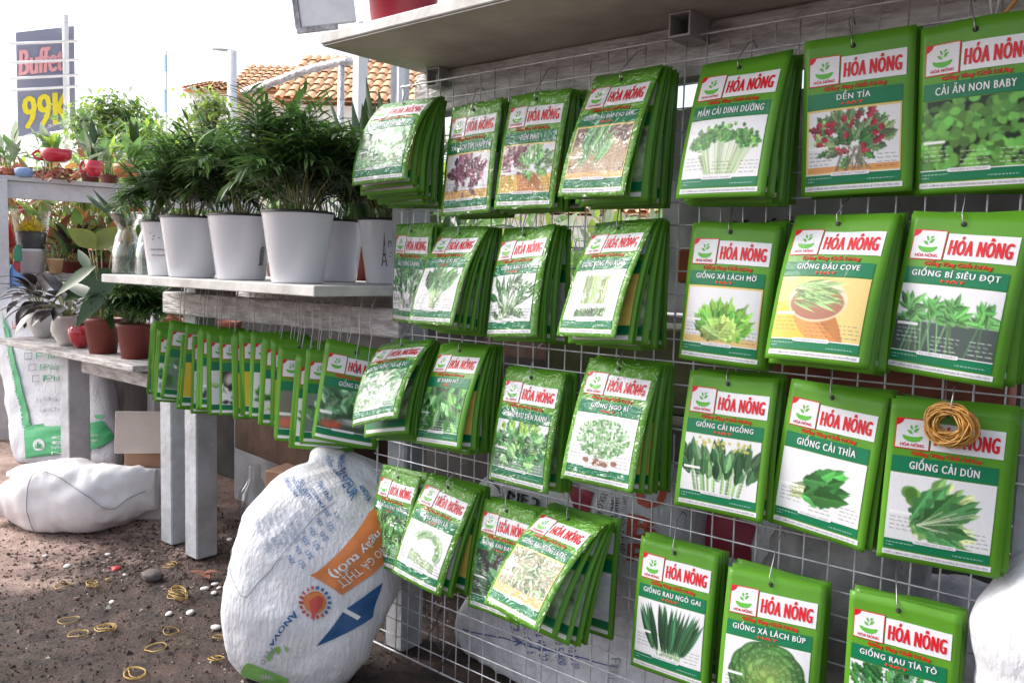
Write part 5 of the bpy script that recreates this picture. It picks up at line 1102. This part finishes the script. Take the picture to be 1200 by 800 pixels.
for px, py, wd, tn, lb in ((73, 684, 21, 1, 'yellow rubber band ring at the left of the dark soil'), (80, 720, 22, 1, 'yellow rubber band ring below the first ring'), (108, 685, 14, 3, 'twisted yellow rubber band right of the upper ring'), (92, 742, 22, 1, 'yellow rubber band low on the left'), (124, 738, 24, 3, 'tangled yellow rubber bands low in the middle'),
    (209, 698, 24, 5, 'large tangle of yellow rubber bands near the pebbles'), (200, 660, 15, 2, 'yellow rubber bands before the front grey leg'), (183, 757, 26, 1, 'thin yellow rubber band loop on the black soil'), (200, 738, 16, 1, 'small yellow rubber band arc above the loop'), (155, 788, 27, 3, 'double yellow rubber band at the bottom edge'), (254, 771, 20, 2, 'yellow rubber band beside the feed sack, lower one'), (256, 743, 12, 1, 'yellow rubber band beside the feed sack, upper one'), (126, 679, 6, 2, 'tiny yellow band scrap on the soil')): band(px, py, wd, lb, tn)
mb = MB(); rs = random.Random(12)
for i in range(9000):
    x = rs.uniform(-2.7, -1.1); y = rs.uniform(.45, 1.3); s = rs.uniform(.001, .005) * (1 if rs.random() < .96 else 2.); z = gh(x, y); a = rs.uniform(0, 6.28); h = s * rs.uniform(.3, .9)
    v = [(x + s * cos(a + k * 2.1) * rs.uniform(.6, 1.2), y + s * sin(a + k * 2.1) * rs.uniform(.6, 1.2), z - .001) for k in range(3)] + [(x + rs.uniform(-.3, .3) * s, y, z + h)]
    mb.add(v, [(0, 1, 3), (1, 2, 3), (2, 0, 3), (0, 2, 1)], rs.choice([0, 0, 0, 1, 1, 2, 3]) if rs.random() < .95 else 4)
for i in range(1500):
    x = rs.gauss(-1.98, .16); y = rs.gauss(.97, .12); s = rs.uniform(.002, .008); z = gh(x, y); a = rs.uniform(0, 6.28); h = s * rs.uniform(.15, .7)
    v = [(x + s * cos(a + k * 1.57) * rs.uniform(.4, 1.3), y + s * sin(a + k * 1.57) * rs.uniform(.4, 1.3), z + rs.uniform(-.001, .002)) for k in range(4)] + [(x, y, z + h)]
    mb.add(v, [(0, 1, 4), (1, 2, 4), (2, 3, 4), (3, 0, 4)], rs.choice([0, 1, 1, 2, 3, 3]))
o = mb.build('soil_crumbs', [M('crumb_dark', (.03, .022, .02), .95), M('crumb_brown', (.11, .075, .06), .9), M('crumb_pinkish', (.22, .16, .145), .9), M('crumb_bark', (.06, .03, .022), .9), M('crumb_pale', (.38, .35, .31), .8)]); o['kind'] = 'stuff'
mb = MB(); 
q = onZ(237, 675, 0)
for k in range(4): leaf(mb, (q[0], q[1], .006), rdir(rs, 5, 30), .035, .02, .3, 0, 3)
tag(mb.build('dry_leaf', LEAF_C, None, q), 'curled dry leaf scrap with a red edge by the white pebbles', 'leaf')

# ------------------------------------------------------------------ display bench at the left
_at = at
def at(x, y, t): return _at(x, y, t + .38)          # the bench stands a little farther back
BW = M('white_painted_wood', (.66, .66, .70), .6, col2=(.50, .49, .51), vscale=11, bump=.3, bscale=30)
root = empty('display_bench', at(5, 400, 3.0), 'white painted wooden bench at the left carrying small plants', 'bench')
A = Vector(at(-60, 206, 2.75)); B = Vector(at(166, 213, 3.15)); B.z = A.z = (A.z + B.z) / 2 ; dirv = (B - A).normalized(); nrm = Vector((0, 0, 1)).cross(dirv)
if nrm.dot(Vector(AX)) < 0: nrm = -nrm
mt = Matrix(((dirv.x, nrm.x, 0, A.x), (dirv.y, nrm.y, 0, A.y), (0, 0, 1, A.z), (0, 0, 0, 1))); LB = (B - A).length + .5; BZ = A.z
mb = MB(); mb.bbox((-.3, -.01, -.018), (LB, .5, 0), .002, 0, mt); mb.build('top_plank', BW, root)
mb = MB(); mb.bbox((-.3, .004, -.085), (LB, .03, -.0185), .002, 0, mt); mb.build('front_rail', BW, root)
zb = at(70, 320, 3.1)[2]; 
mb = MB(); mb.bbox((-.2, .03, zb - BZ - .03), (LB, .5, zb - BZ), .002, 0, mt); mb.build('lower_plank', WOODW, root)
lx = (Matrix.inverted(mt) @ Vector(at(-6, 280, 2.84))).x
mb = MB(); mb.bbox((lx - .02, -.03, -BZ), (lx + .045, .003, -.0185), .002, 0, mt); mb.build('leg', BW, root)
mb = MB(); mb.bbox((LB - .1, .05, -BZ), (LB - .04, .11, -.086), .002, 0, mt); mb.build('leg', BW, root)
def onbench(px, t): q = at(px, 206, t); return (q[0], q[1])
# red cups, orange pot, copper leaves on the bench
def bush_plant(name, label, c, z, n, L, Wd, el, mats, seed, group=None, cat='plant', stemh=.05, pot=None, droop=.5, spread=.02):
    root = empty(name, (c[0], c[1], z), label, cat, group); rs = random.Random(seed); fo, st = MB(), MB()
    if pot: plain_pot(root, c, z, pot[0], pot[0] * .7, pot[1], pot[2]); z = z + pot[1] * .9
    for i in range(n):
        d = rdir(rs, *el); h = stemh * rs.uniform(.3, 1.2); b = Vector((c[0] + rs.uniform(-1, 1) * spread, c[1] + rs.uniform(-1, 1) * spread, z)); e = b + Vector((d.x * h * .4, d.y * h * .4, h)); 
        if i % 3 == 0: st.tube([b, e], .0022, 4)
        leaf(fo, e, d, L * rs.uniform(.6, 1.2), Wd * rs.uniform(.7, 1.2), droop * rs.uniform(.4, 1.4), rs.randrange(len(mats)), 5, .25)
    fo.build('foliage', mats, root); st.build('stems', STEMM, root); return root
BG1 = G('garden_leaf_mid', (.14, .26, .08), transl=.4); BG2 = G('garden_leaf_yellow', (.28, .40, .06), transl=.45); BG3 = G('garden_leaf_pale', (.30, .36, .25), transl=.4)
GW = M('glazed_red_cup', (.55, .02, .04), .15, coat=.6); OR = M('orange_pot', (.60, .25, .08), .5)
def cup(px, py, t, r_, h, mat, lab, handle=True, name='cup_planter'):
    q = at(px, py, t); c = (q[0], q[1]); root = empty(name, (c[0], c[1], q[2]), lab, 'planter'); mb = MB()
    mb.lathe([(0, 0), (r_ * .6, 0), (r_ * .95, h * .35), (r_, h), (r_ * .93, h), (r_ * .88, h * .5)], (c[0], c[1], q[2]), 28); mb.build('cup', mat, root)
    if handle:
        hd = MB(); s = -RX; pts = [np.array([c[0], c[1], q[2] + h * .85]) + s * r_ * .95, np.array([c[0], c[1], q[2] + h * .95]) + s * r_ * 1.35, np.array([c[0], c[1], q[2] + h * .65]) + s * r_ * 1.62, np.array([c[0], c[1], q[2] + h * .3]) + s * r_ * 1.4, np.array([c[0], c[1], q[2] + h * .22]) + s * r_ * .9]; hd.tube(pts, .006, 8); hd.build('handle', mat, root)
cup(66, 190, 2.95, .058, .048, GW, 'wide red cup planter with a handle on the copper leaves'); cup(110, 207, 2.9, .034, .06, GW, 'red cup planter at the right of the copper leaves on the bench', True)
cup(148, 208, 3.0, .05, .05, OR, 'orange pot at the right end of the bench top', False, 'orange_pot')
for i, (px, lb) in enumerate(((60, 'heap of curled copper leaves under the wide red cup'), (6, 'curled copper leaves at the far left end of the bench'))):
    c = onbench(px, 2.97); root = empty('copper_leaf_plant', (c[0], c[1], BZ), lb, 'plant', 'copper leaved plants on the bench'); rs = random.Random(i); fo = MB()
    for k in range(110): leaf(fo, (c[0] + rs.uniform(-.11, .11), c[1] + rs.uniform(-.05, .05), BZ + rs.uniform(.0, .035)), rdir(rs, -10, 60), .035, .022, .8, 0, 3)
    fo.build('foliage', [LEAF_C], root)
mb = MB(); q = onbench(28, 2.9); mb.lathe([(0, 0), (.03, 0), (.034, .03), (.02, .035), (0, .036)], (q[0], q[1], BZ), 20); tag(mb.build('blue_dish', M('pale_blue_plastic', (.25, .38, .65), .4), None, (q[0], q[1], BZ)), 'small pale blue dish on the bench beside the copper leaves', 'dish')
for i, (px, t_, n, L_, lb) in enumerate(((8, 3.05, 26, .10, 'leafy green plant at the far left end of the bench'), (60, 3.12, 30, .085, 'dark rosette plant growing behind the wide red cup'), (106, 3.05, 26, .10, 'upright leaf plant behind the right red cup'), (128, 3.2, 30, .11, 'pale green bushy plant left of the palms'),
    (160, 3.15, 34, .11, 'broad leaved plant above the orange pot'), (196, 3.2, 34, .12, 'green plant showing above the aloes'), (228, 3.3, 30, .11, 'yellow green plant just left of the tallest palm'))):
    c = onbench(px, t_); bush_plant('leafy_plant', lb, c, BZ, n, L_, .032, (5, 85), [BG1, BG2, BG3] if i % 2 else [BG1, BG3, LEAF_B], 60 + i, 'leafy plants on the bench', 'potted plant', .10, (.04, .045, CLAY), .5, .03)
# under the bench top
zl = zb + .001
c = at(37, 318, 3.0); root = empty('wrapped_flower_pot', (c[0], c[1], zl), 'yellow flowers in a white pot wrapped in clear film on the lower plank', 'potted plant')
plain_pot(root, c, zl, .056, .045, .095, M('white_plastic_pot', (.6, .58, .6), .5)); 
mb = MB(); mb.lathe([(.046, .085), (.052, .12), (.056, .16), (.045, .165), (0, .166)], (c[0], c[1], zl), 28, jit=.06); mb.build('dark_wrap', M('dark_wrap', (.05, .05, .05), .6, var=.3), root)
mb = MB(); rs = random.Random(3)
for i in range(320):
    a = rs.uniform(0, 6.28); q = .055 * rs.random() ** .5; leaf(mb, (c[0] + q * cos(a), c[1] + q * sin(a), zl + .165 + .05 * (1 - (q / .055) ** 2) * rs.random()), rdir(rs, -10, 80), .018, .012, .3, 0, 2)
mb.build('flowers', G('yellow_petals', (.85, .60, .03), transl=.2), root)
mb = MB(); mb.lathe([(.046, .08), (.06, .16), (.072, .25)], (c[0], c[1], zl), 28, jit=.12); mb.build('clear_film', glassy('clear_film', .05, (.93, .93, .93), .1, .5), root)
c = at(65, 318, 3.0); bush_plant('small_potted_plant', 'tiny plant in a tan pot right of the yellow flowers', c, zl, 20, .04, .012, (10, 80), [BG3, BG1], 4, None, 'potted plant', .05, (.03, .06, M('tan_pot', (.50, .33, .18), .6, var=.2)))
for i, (px, py, t_, lb, mats) in enumerate(((72, 296, 3.25, 'orange bromeliad on the lower plank behind the tan pot', [LEAF_OR, LEAF_C]), (100, 300, 3.3, 'reddish bromeliad in the middle under the bench', [LEAF_C, LEAF_R, LEAF_M]), (122, 296, 3.25, 'copper and green bromeliad at the right under the bench', [LEAF_C, LEAF_OR, BG2]), (84, 312, 3.15, 'dark striped plant low under the bench', [LEAF_M, BG1]), (20, 290, 3.5, 'red leaved plant behind the yellow flowers', [LEAF_R, LEAF_C]))):
    c = at(px, py, t_); bush_plant('bromeliad', lb, c, zl, 30, .15, .036, (5, 70), mats, 90 + i, 'bromeliads under the bench', 'potted plant', .08, (.045, .05, CLAY), .9, .02)
for i, (px, py, t_) in enumerate(((140, 282, 3.0), (156, 250, 3.1))):
    c = at(px, py, t_); fl = MB(); rs = random.Random(i)
    for k in range(7): leaf(fl, c, rdir(rs, 0, 90), .05, .04, .2, 0, 4)
    fl.tube([c, (c[0], c[1], zl)], .003, 5, 0); tag(fl.build('red_flower', LEAF_R, None, c), 'red bloom behind the aloes' if i else 'red bloom beside the broad leaves under the bench', 'flower')
mb = MB(); q = at(20, 318, 2.9); mb.lathe([(0, 0), (.012, 0), (.013, .05), (.005, .06), (.004, .075), (0, .076)], (q[0], q[1], zl), 16, 0); mb.lathe([(.014, .045), (.014, .09), (.005, .11), (0, .111)], (q[0] + .012, q[1], zl), 14, 1); tag(mb.build('spray_bottle', [M('pink_red_plastic', (.45, .07, .08), .4), M('green_plastic', (.03, .22, .12), .4)], None, q), 'small red and green bottle beside the wrapped flower pot', 'bottle')
S6 = Sack([kn(20, 337, 2.9, .026, .01), kn(20, 330, 2.9, .028, .018), kn(17, 318, 2.9, .015, .012), kn(15, 310, 2.9, .004, .006)], RX, -AX, 61, .006, .9); root = empty('blue_bag', at(12, 345, 2.78), 'pale blue plastic bag beside the bench leg', 'bag'); S6.body(20, 20).build('bag', M('light_blue_film', (.16, .32, .62), .35, var=.2), root)

at = _at
# ------------------------------------------------------------------ behind the palms
for i, (px, py, t_, L_, lb) in enumerate(((428, 160, 1.95, .17, 'snake plant with wide pointed leaves left of the grid top'), (462, 160, 1.85, .16, 'snake plant partly behind the top left seed packet'))):
    c = at(px, py + 60, t_); root = empty('snake_plant', (c[0], c[1], .66), lb, 'potted plant', 'snake plants behind the shelf'); rs = random.Random(i); plain_pot(root, c, .66, .06, .045, .11, CLAY)
    fo = MB()
    for k in range(13): d = rdir(rs, 62, 88); leaf(fo, (c[0] + rs.uniform(-.02, .02), c[1] + rs.uniform(-.02, .02), .76), d, (L_ + .20) * rs.uniform(.7, 1.1), .062, .05, 0, 7, .35)
    fo.build('leaves', [LEAF_B], root)
mb = MB(); mb.bbox((-3.0, 1.42, .63), (-1.15, 1.9, .655), .003); mb.bbox((-2.98, 1.46, 0), (-2.93, 1.51, .629), .003); mb.bbox((-1.25, 1.80, 0), (-1.2, 1.85, .629), .003); tag(mb.build('back_table', BW, None, (-2, 1.6, .64)), 'white table behind the pot shelf carrying more plants', 'table')
for i, (x, y, lb) in enumerate(((-1.95, 1.62, 'dark leafy plant behind the largest palm'), (-1.6, 1.62, 'dark leafy plant behind the shelf corner'), (-2.35, 1.6, 'leafy plant behind the white pots, left'))):
    bush_plant('leafy_plant', lb, (x, y), .656, 46, .12, .026, (0, 85), [LEAF_B, LEAF_D, BG1], 130 + i, 'leafy plants behind the shelf', 'potted plant', .13, (.05, .07, CLAY), .6, .05)
# garden seen through the grid gaps
for i, (px, py, lb) in enumerate(((600, 255, 'pale garden shrub seen through the left gaps of the grid'), (690, 290, 'pale garden shrub seen through the middle gaps of the grid'), (560, 100, 'garden shrub behind the shelf beam'))):
    c = at(px, py + 60, 3.2 + .3 * i); bush_plant('garden_shrub', lb, c, .0, 260, .11, .04, (-20, 85), [BG1, BG2, BG3], 150 + i, 'garden shrubs behind the stall', 'shrub', .95, None, .5, .28)

for i, (px, t_, lb, mats) in enumerate(((15, 4.2, 'red leaved shrub at the far left behind the bench', [LEAF_R, BG1, LEAF_OR]), (65, 4.4, 'orange and green shrub behind the yellow flowers', [LEAF_OR, BG2, LEAF_C]), (110, 4.3, 'green shrub behind the bromeliads', [BG1, BG3, LEAF_C]), (155, 4.5, 'yellow green shrub behind the aloes', [BG2, BG1]), (200, 4.3, 'green shrub behind the white pots', [BG1, BG2]))):
    c = at(px, 300, t_); bush_plant('garden_shrub', lb, c, 0, 420, .12, .045, (-20, 85), mats, 170 + i, 'garden shrubs behind the bench', 'shrub', 1.0, None, .5, .26)
# ------------------------------------------------------------------ far background
def tree(px, py_top, t, hgt, rad, label, seed, mats, nleaf=1500, ls=.09):
    q = at(px, 300, t); root = empty('tree', (q[0], q[1], 0), label, 'tree', 'trees beyond the stall'); rs = random.Random(seed); tr = MB()
    zt = at(px, py_top, t)[2]; base = Vector((q[0], q[1], 0)); top = Vector((q[0], q[1], zt - rad)); tr.tube([base, base.lerp(top, .5) + Vector((.05, .03, 0)), top], [.09, .07, .04], 8); fo = MB(); cl = []
    for i in range(26):
        d = rdir(rs, -35, 90); c = top + d * rad * rs.uniform(.35, .95); cl.append(c); tr.tube([top - Vector((0, 0, rad * rs.uniform(.2, .6))), c], [.022, .008], 5)
    for i in range(nleaf):
        c = rs.choice(cl); p = c + Vector((rs.gauss(0, 1), rs.gauss(0, 1), rs.gauss(0, .8))) * rad * .17; leaf(fo, p, rdir(rs, -50, 60), ls * rs.uniform(.6, 1.3), ls * .45, .5, rs.randrange(len(mats)), 2, .2)
    fo.build('crown', mats, root); tr.build('trunk', M('bark', (.16, .13, .10), .9, var=.3), root)
tree(138, 118, 7.0, 2, .42, 'bushy pale tree right of the price banner', 1, [BG1, BG3, BG2], 2600, .08)
tree(170, 140, 6.0, 2, .40, 'small tree behind the bench plants', 2, [BG1, BG2], 1600, .07); tree(245, 112, 9.0, 2, .5, 'small light tree below the orange roof', 3, [BG2, BG3], 1500, .09); tree(-8, 165, 8.0, 2, .3, 'low tree at the left picture edge', 4, [BG1, BG3], 1300, .08)
tree(210, 160, 6.5, 2, .35, 'low bush tree between the palms and the bench', 6, [BG2, BG1], 1300, .07)
# price banner
T_ = 16.0; S_ = T_ / F
q = at(54, 95, T_); rt_ = Vector(RX); rt_.z = 0; rt_.normalize(); rt_ = (Matrix.Rotation(R(22), 3, 'Z') @ rt_); root = empty('price_banner', q, 'dark blue banner reading Buffet 99K on a pole', 'banner')
WB, HB = 60 * S_, 118 * S_
def ban(u, v, h): 
    u = np.asarray(u, float); v = np.asarray(v, float); n_ = Vector((rt_.y, -rt_.x, 0)); n_ = n_ if n_.dot(Vector(AX)) < 0 else -n_
    P = np.stack([np.full(u.shape, q[i]) for i in range(3)], -1) + (u - .5)[..., None] * WB * np.array(rt_) + (.5 - v)[..., None] * HB * _U + np.asarray(h)[..., None] * np.array(n_); P[..., 2] += (u - .5) * .25 ; return P
mb = MB(); mb.grid(ban(*np.meshgrid(np.linspace(0, 1, 4), np.linspace(0, 1, 4)), 0.)); mb.grid(ban(*np.meshgrid(np.linspace(0, 1, 4), np.linspace(0, 1, 4)), -.03)); mb.build('panel', M('flare_paled_navy', (.26, .27, .36), .6), root)  # navy is lightened in the colour to imitate veiling lens flare
m = MB(); put_text(m, "Buffet", .05, .17, .80, .42, ban, .02, 0, bold=.05, shear=.1); put_text(m, "99K", .10, .62, .92, .94, ban, .02, 1, bold=.04); m.build('lettering', [M('banner_pink_red', (.85, .40, .42), .6), M('banner_yellow', (.85, .70, .03), .6)], root)
m = MB()
for v in (.05, .26, .40, .56): m.add(ban(np.array([-.08, 1.06, 1.06, -.08]), np.array([v, v + .05, v + .085, v + .035]), np.full(4, .12)).tolist(), [(0, 1, 2, 3)]); 
m2 = MB(); 
for k, v in enumerate((.10, .28, .43, .54)): m2.tube([ban(np.array([-.08]), np.array([v + .02]), np.array([.14]))[0], ban(np.array([1.08]), np.array([v + .07]), np.array([.14]))[0]], .026, 6)
m2.tube([ban(np.array([.86]), np.array([-.1]), np.array([.10]))[0], ban(np.array([.86]), np.array([1.3]), np.array([.10]))[0]], .06, 6); m2.build('white_frame', M('white_frame_paint', (.8, .8, .8), .5), root)
m = MB(); b0_ = ban(np.array([.5]), np.array([1.0]), np.array([-.05]))[0]; m.tube([b0_, (b0_[0], b0_[1], 0)], .06, 8); m.build('pole', TUBE, root)
# small blue-white banner
q2 = at(197, 98, 14); root = empty('vertical_banner', q2, 'narrow pale blue and white vertical banner in the distance', 'banner'); mb = MB(); s_ = 14 / F
for (y0, y1, mi) in ((66, 84, 0), (86, 104, 1), (106, 132, 0)):
    a_, b_ = np.array(at(193, y1, 14)), np.array(at(201, y0, 14)); mb.box((min(a_[0], b_[0]), a_[1] - .02, a_[2]), (max(a_[0], b_[0]), a_[1], b_[2]), mi)
mb.build('cloth', [M('pale_blue_cloth', (.25, .45, .70), .6), PWHITE], root); mb = MB(); mb.tube([(q2[0] - .06, q2[1], 0), (q2[0] - .06, q2[1], at(197, 60, 14)[2])], .02, 6); mb.build('pole', WP, root)
# tiled roofs and pale building
TILE = M('flare_paled_orange_tiles', (.92, .60, .34), .75, col2=(.75, .42, .24), vscale=9, bump=.6, bscale=14, stretch=(1, 1, 3)); WALLW = M('cream_wall', (.80, .78, .74), .8, var=.04)  # tile colours are paled to imitate the washed-out look of flare
def house(name, label, px0, px1, py_eave, py_ridge, t, seed, wallh=None, dpt=3.):
    a_, b_ = Vector(at(px0, py_eave, t)), Vector(at(px1, py_eave, t)); z = (a_.z + b_.z) / 2; a_.z = b_.z = z; zr = at((px0 + px1) / 2, py_ridge, t)[2]; d = (b_ - a_).normalized(); n_ = Vector((AX[0], AX[1], 0)).normalized(); n_ = (n_ - d * n_.dot(d)).normalized(); L_ = (b_ - a_).length
    root = empty(name, a_, label, 'building', 'tiled buildings in the background'); mt = Matrix(((d.x, n_.x, 0, a_.x), (d.y, n_.y, 0, a_.y), (0, 0, 1, z), (0, 0, 0, 1)))
    mb = MB(); mb.box((.15, .2, -z), (L_ - .15, dpt, -.02), 0, mt); mb.build('wall', WALLW, root)
    mb = MB(); h = zr - z; nx = int(L_ / .16); ny = 7
    for i in range(nx):
        for j in range(ny):   # rows of curved tiles
            x = L_ * i / nx; y0, y1 = dpt / 2 * j / ny, dpt / 2 * (j + 1.15) / ny; z0_, z1_ = h * j / ny + .03, h * (j + 1.15) / ny
            vs = []
            for (yy, zz) in ((y0, z0_), (y1, z1_)):
                for k in range(4): a = pi * k / 3; vs.append(tuple(mt @ Vector((x + L_ / nx * (.5 - .5 * cos(a)), yy, zz + .05 * sin(a)))))
            mb.add(vs, [(k, k + 1, k + 5, k + 4) for k in range(3)], 0, True)
    mb.add([tuple(mt @ Vector(v)) for v in ((0, 0, 0), (L_, 0, 0), (L_, dpt / 2, h), (0, dpt / 2, h), (L_, dpt, 0), (0, dpt, 0))], [(0, 1, 2, 3), (3, 2, 4, 5), (0, 3, 5), (1, 4, 2)], 0); mb.build('roof', TILE, root)
    for k in range(3):
        mb = MB(); mb.box((L_ * (.2 + .28 * k), .17, -1.4), (L_ * (.2 + .28 * k) + .5, .19, -.5), 0, mt); mb.build('window', M('window_pane_dark', (.12, .14, .16), .2), root)
house('tiled_house', 'low building with an orange tiled roof left of the palms', 212, 272, 106, 78, 15, 1); house('tiled_house', 'taller orange tiled roof building behind the wrapped pipe rail', 318, 500, 120, 34, 13, 2, dpt=4); house('tiled_house', 'orange tiled roof between the two other roofs', 262, 335, 106, 58, 16, 3)
house('tiled_house', 'building seen through the grid gaps behind the garden', 560, 800, 250, 200, 12, 4)
# lamp post with sloping wires
root = empty('utility_pole', at(275, 300, 11), 'white utility pole with a bracket arm left of the orange roofs', 'pole'); mb = MB(); a_ = at(272, 60, 11); mb.tube([(a_[0], a_[1], 0), (a_[0], a_[1], a_[2])], [.09, .06], 8); mb.build('shaft', WP, root); mb = MB(); mb.tube([a_, a_ - RX * .25 + _U * .03], .02, 6); mb.build('arm', TUBE, root)
for i, (x0, y0, x1, y1) in enumerate(((52, 18, 92, 26), (218, 82, 290, 52), (75, -6, 150, 20))):
    mb = MB(); a_, b_ = at(x0 - 200, y0 - (y1 - y0) / (x1 - x0) * 200 , 11), at(x1 + 120, y1 + (y1 - y0) / (x1 - x0) * 120, 11); mb.tube([a_, (a_ + b_) / 2 - _U * .05, b_], .0035, 5); tag(mb.build('power_line', TUBE, None, a_), ['thin power line at the top left corner', 'thin power line rising towards the hanging frame', 'upper power line crossing the top left'][i], 'cable')
# silver wrapped pipe rail and posts
SILV = M('silver_film', (.62, .60, .62), .3, var=.25, vscale=40, bump=1., bscale=45, metal=.4)
root = empty('wrapped_rail', at(350, 90, 2.9), 'silver film wrapped pipe rail sloping up behind the palms', 'rail')
mb = MB(); P = [at(285, 108, 3.1), at(322, 96, 3.0), at(360, 82, 2.95), at(398, 73, 2.9), at(430, 70, 2.85)]; mb.tube(P, .014, 10); mb.build('pipe', SILV, root)
mb = MB(); q = at(400, 75, 2.9); mb.tube([q, (q[0], q[1], 0)], .012, 10); mb.build('upright', SILV, root)
post('white_post', *(lambda q: (q[0] - .018, q[0] + .018, q[1] - .018, q[1] + .018))(at(422, 100, 2.6)), 0, at(422, 66, 2.6)[2] + .1, WP, 'white post between the orange roof and the snake plants')
mb = MB(); U_, V_ = np.meshgrid(np.linspace(0, 1, 12), np.linspace(0, 1, 10)); a_, b_ = at(458, 60, 2.5), at(480, 60, 2.5)
Pq = a_ + (b_ - a_) * U_[..., None] - V_[..., None] * _U * .35 + (.02 * np.sin(U_ * 9))[..., None] * AX; mb.grid(Pq); tag(mb.build('white_cloth', WP, None, a_), 'white cloth hanging left of the grid top', 'cloth')
# hanging framed board at the top
root = empty('hanging_frame', at(380, 0, 2.4), 'white board wrapped in clear film hanging at the top edge', 'board'); n_ = Vector((-AX[0], -AX[1], 0)).normalized()
q = Vector(at(378, -10, 2.4)); r3 = Vector((RX[0], RX[1], 0)).normalized(); mt = Matrix(((r3.x, -n_.x, 0, q.x), (r3.y, -n_.y, 0, q.y), (0, 0, 1, q.z), (0, 0, 0, 1))) @ Matrix.Rotation(R(-8), 4, 'Y')
mb = MB(); mb.bbox((-.075, 0, -.095), (.085, .012, .15), .003, 0, mt); mb.build('panel', WP, root)
mb = MB(); mb.box((-.088, -.004, -.108), (.03, .012, -.0955), 0, mt); mb.box((-.09, -.004, -.0955), (-.0755, .012, .15), 0, mt); mb.build('frame', M('worn_dark_frame', (.22, .20, .22), .5, col2=(.55, .52, .55), vscale=40), root)
mb = MB(); mb.tube([mt @ Vector((-.05, .005, .15)), mt @ Vector((-.05, .005, .9))], .002, 5); mb.tube([mt @ Vector((.06, .005, .15)), mt @ Vector((.06, .005, .9))], .002, 5); mb.build('cord', STEMM, root)
# small cords at the top right
q = onY(1166, 12, .99); mb = MB(); mb.tube([q + np.array(v) for v in ((-.012, 0, .05), (-.004, -.004, .01), (.0, -.004, -.018), (.004, -.004, .01), (.004, 0, .05))], .0014, 5); tag(mb.build('plastic_tie', WP, None, q), 'white plastic cord at the top right corner', 'cord')
q = onY(1184, 8, .99); mb = MB(); mb.tube([q + np.array(v) for v in ((.012, 0, .03), (.008, -.004, .008), (-.004, -.004, -.008), (-.014, 0, -.012))], .0022, 5); tag(mb.build('rubber_band', RB, None, q), 'tan rubber band hanging at the top right corner', 'rubber band')
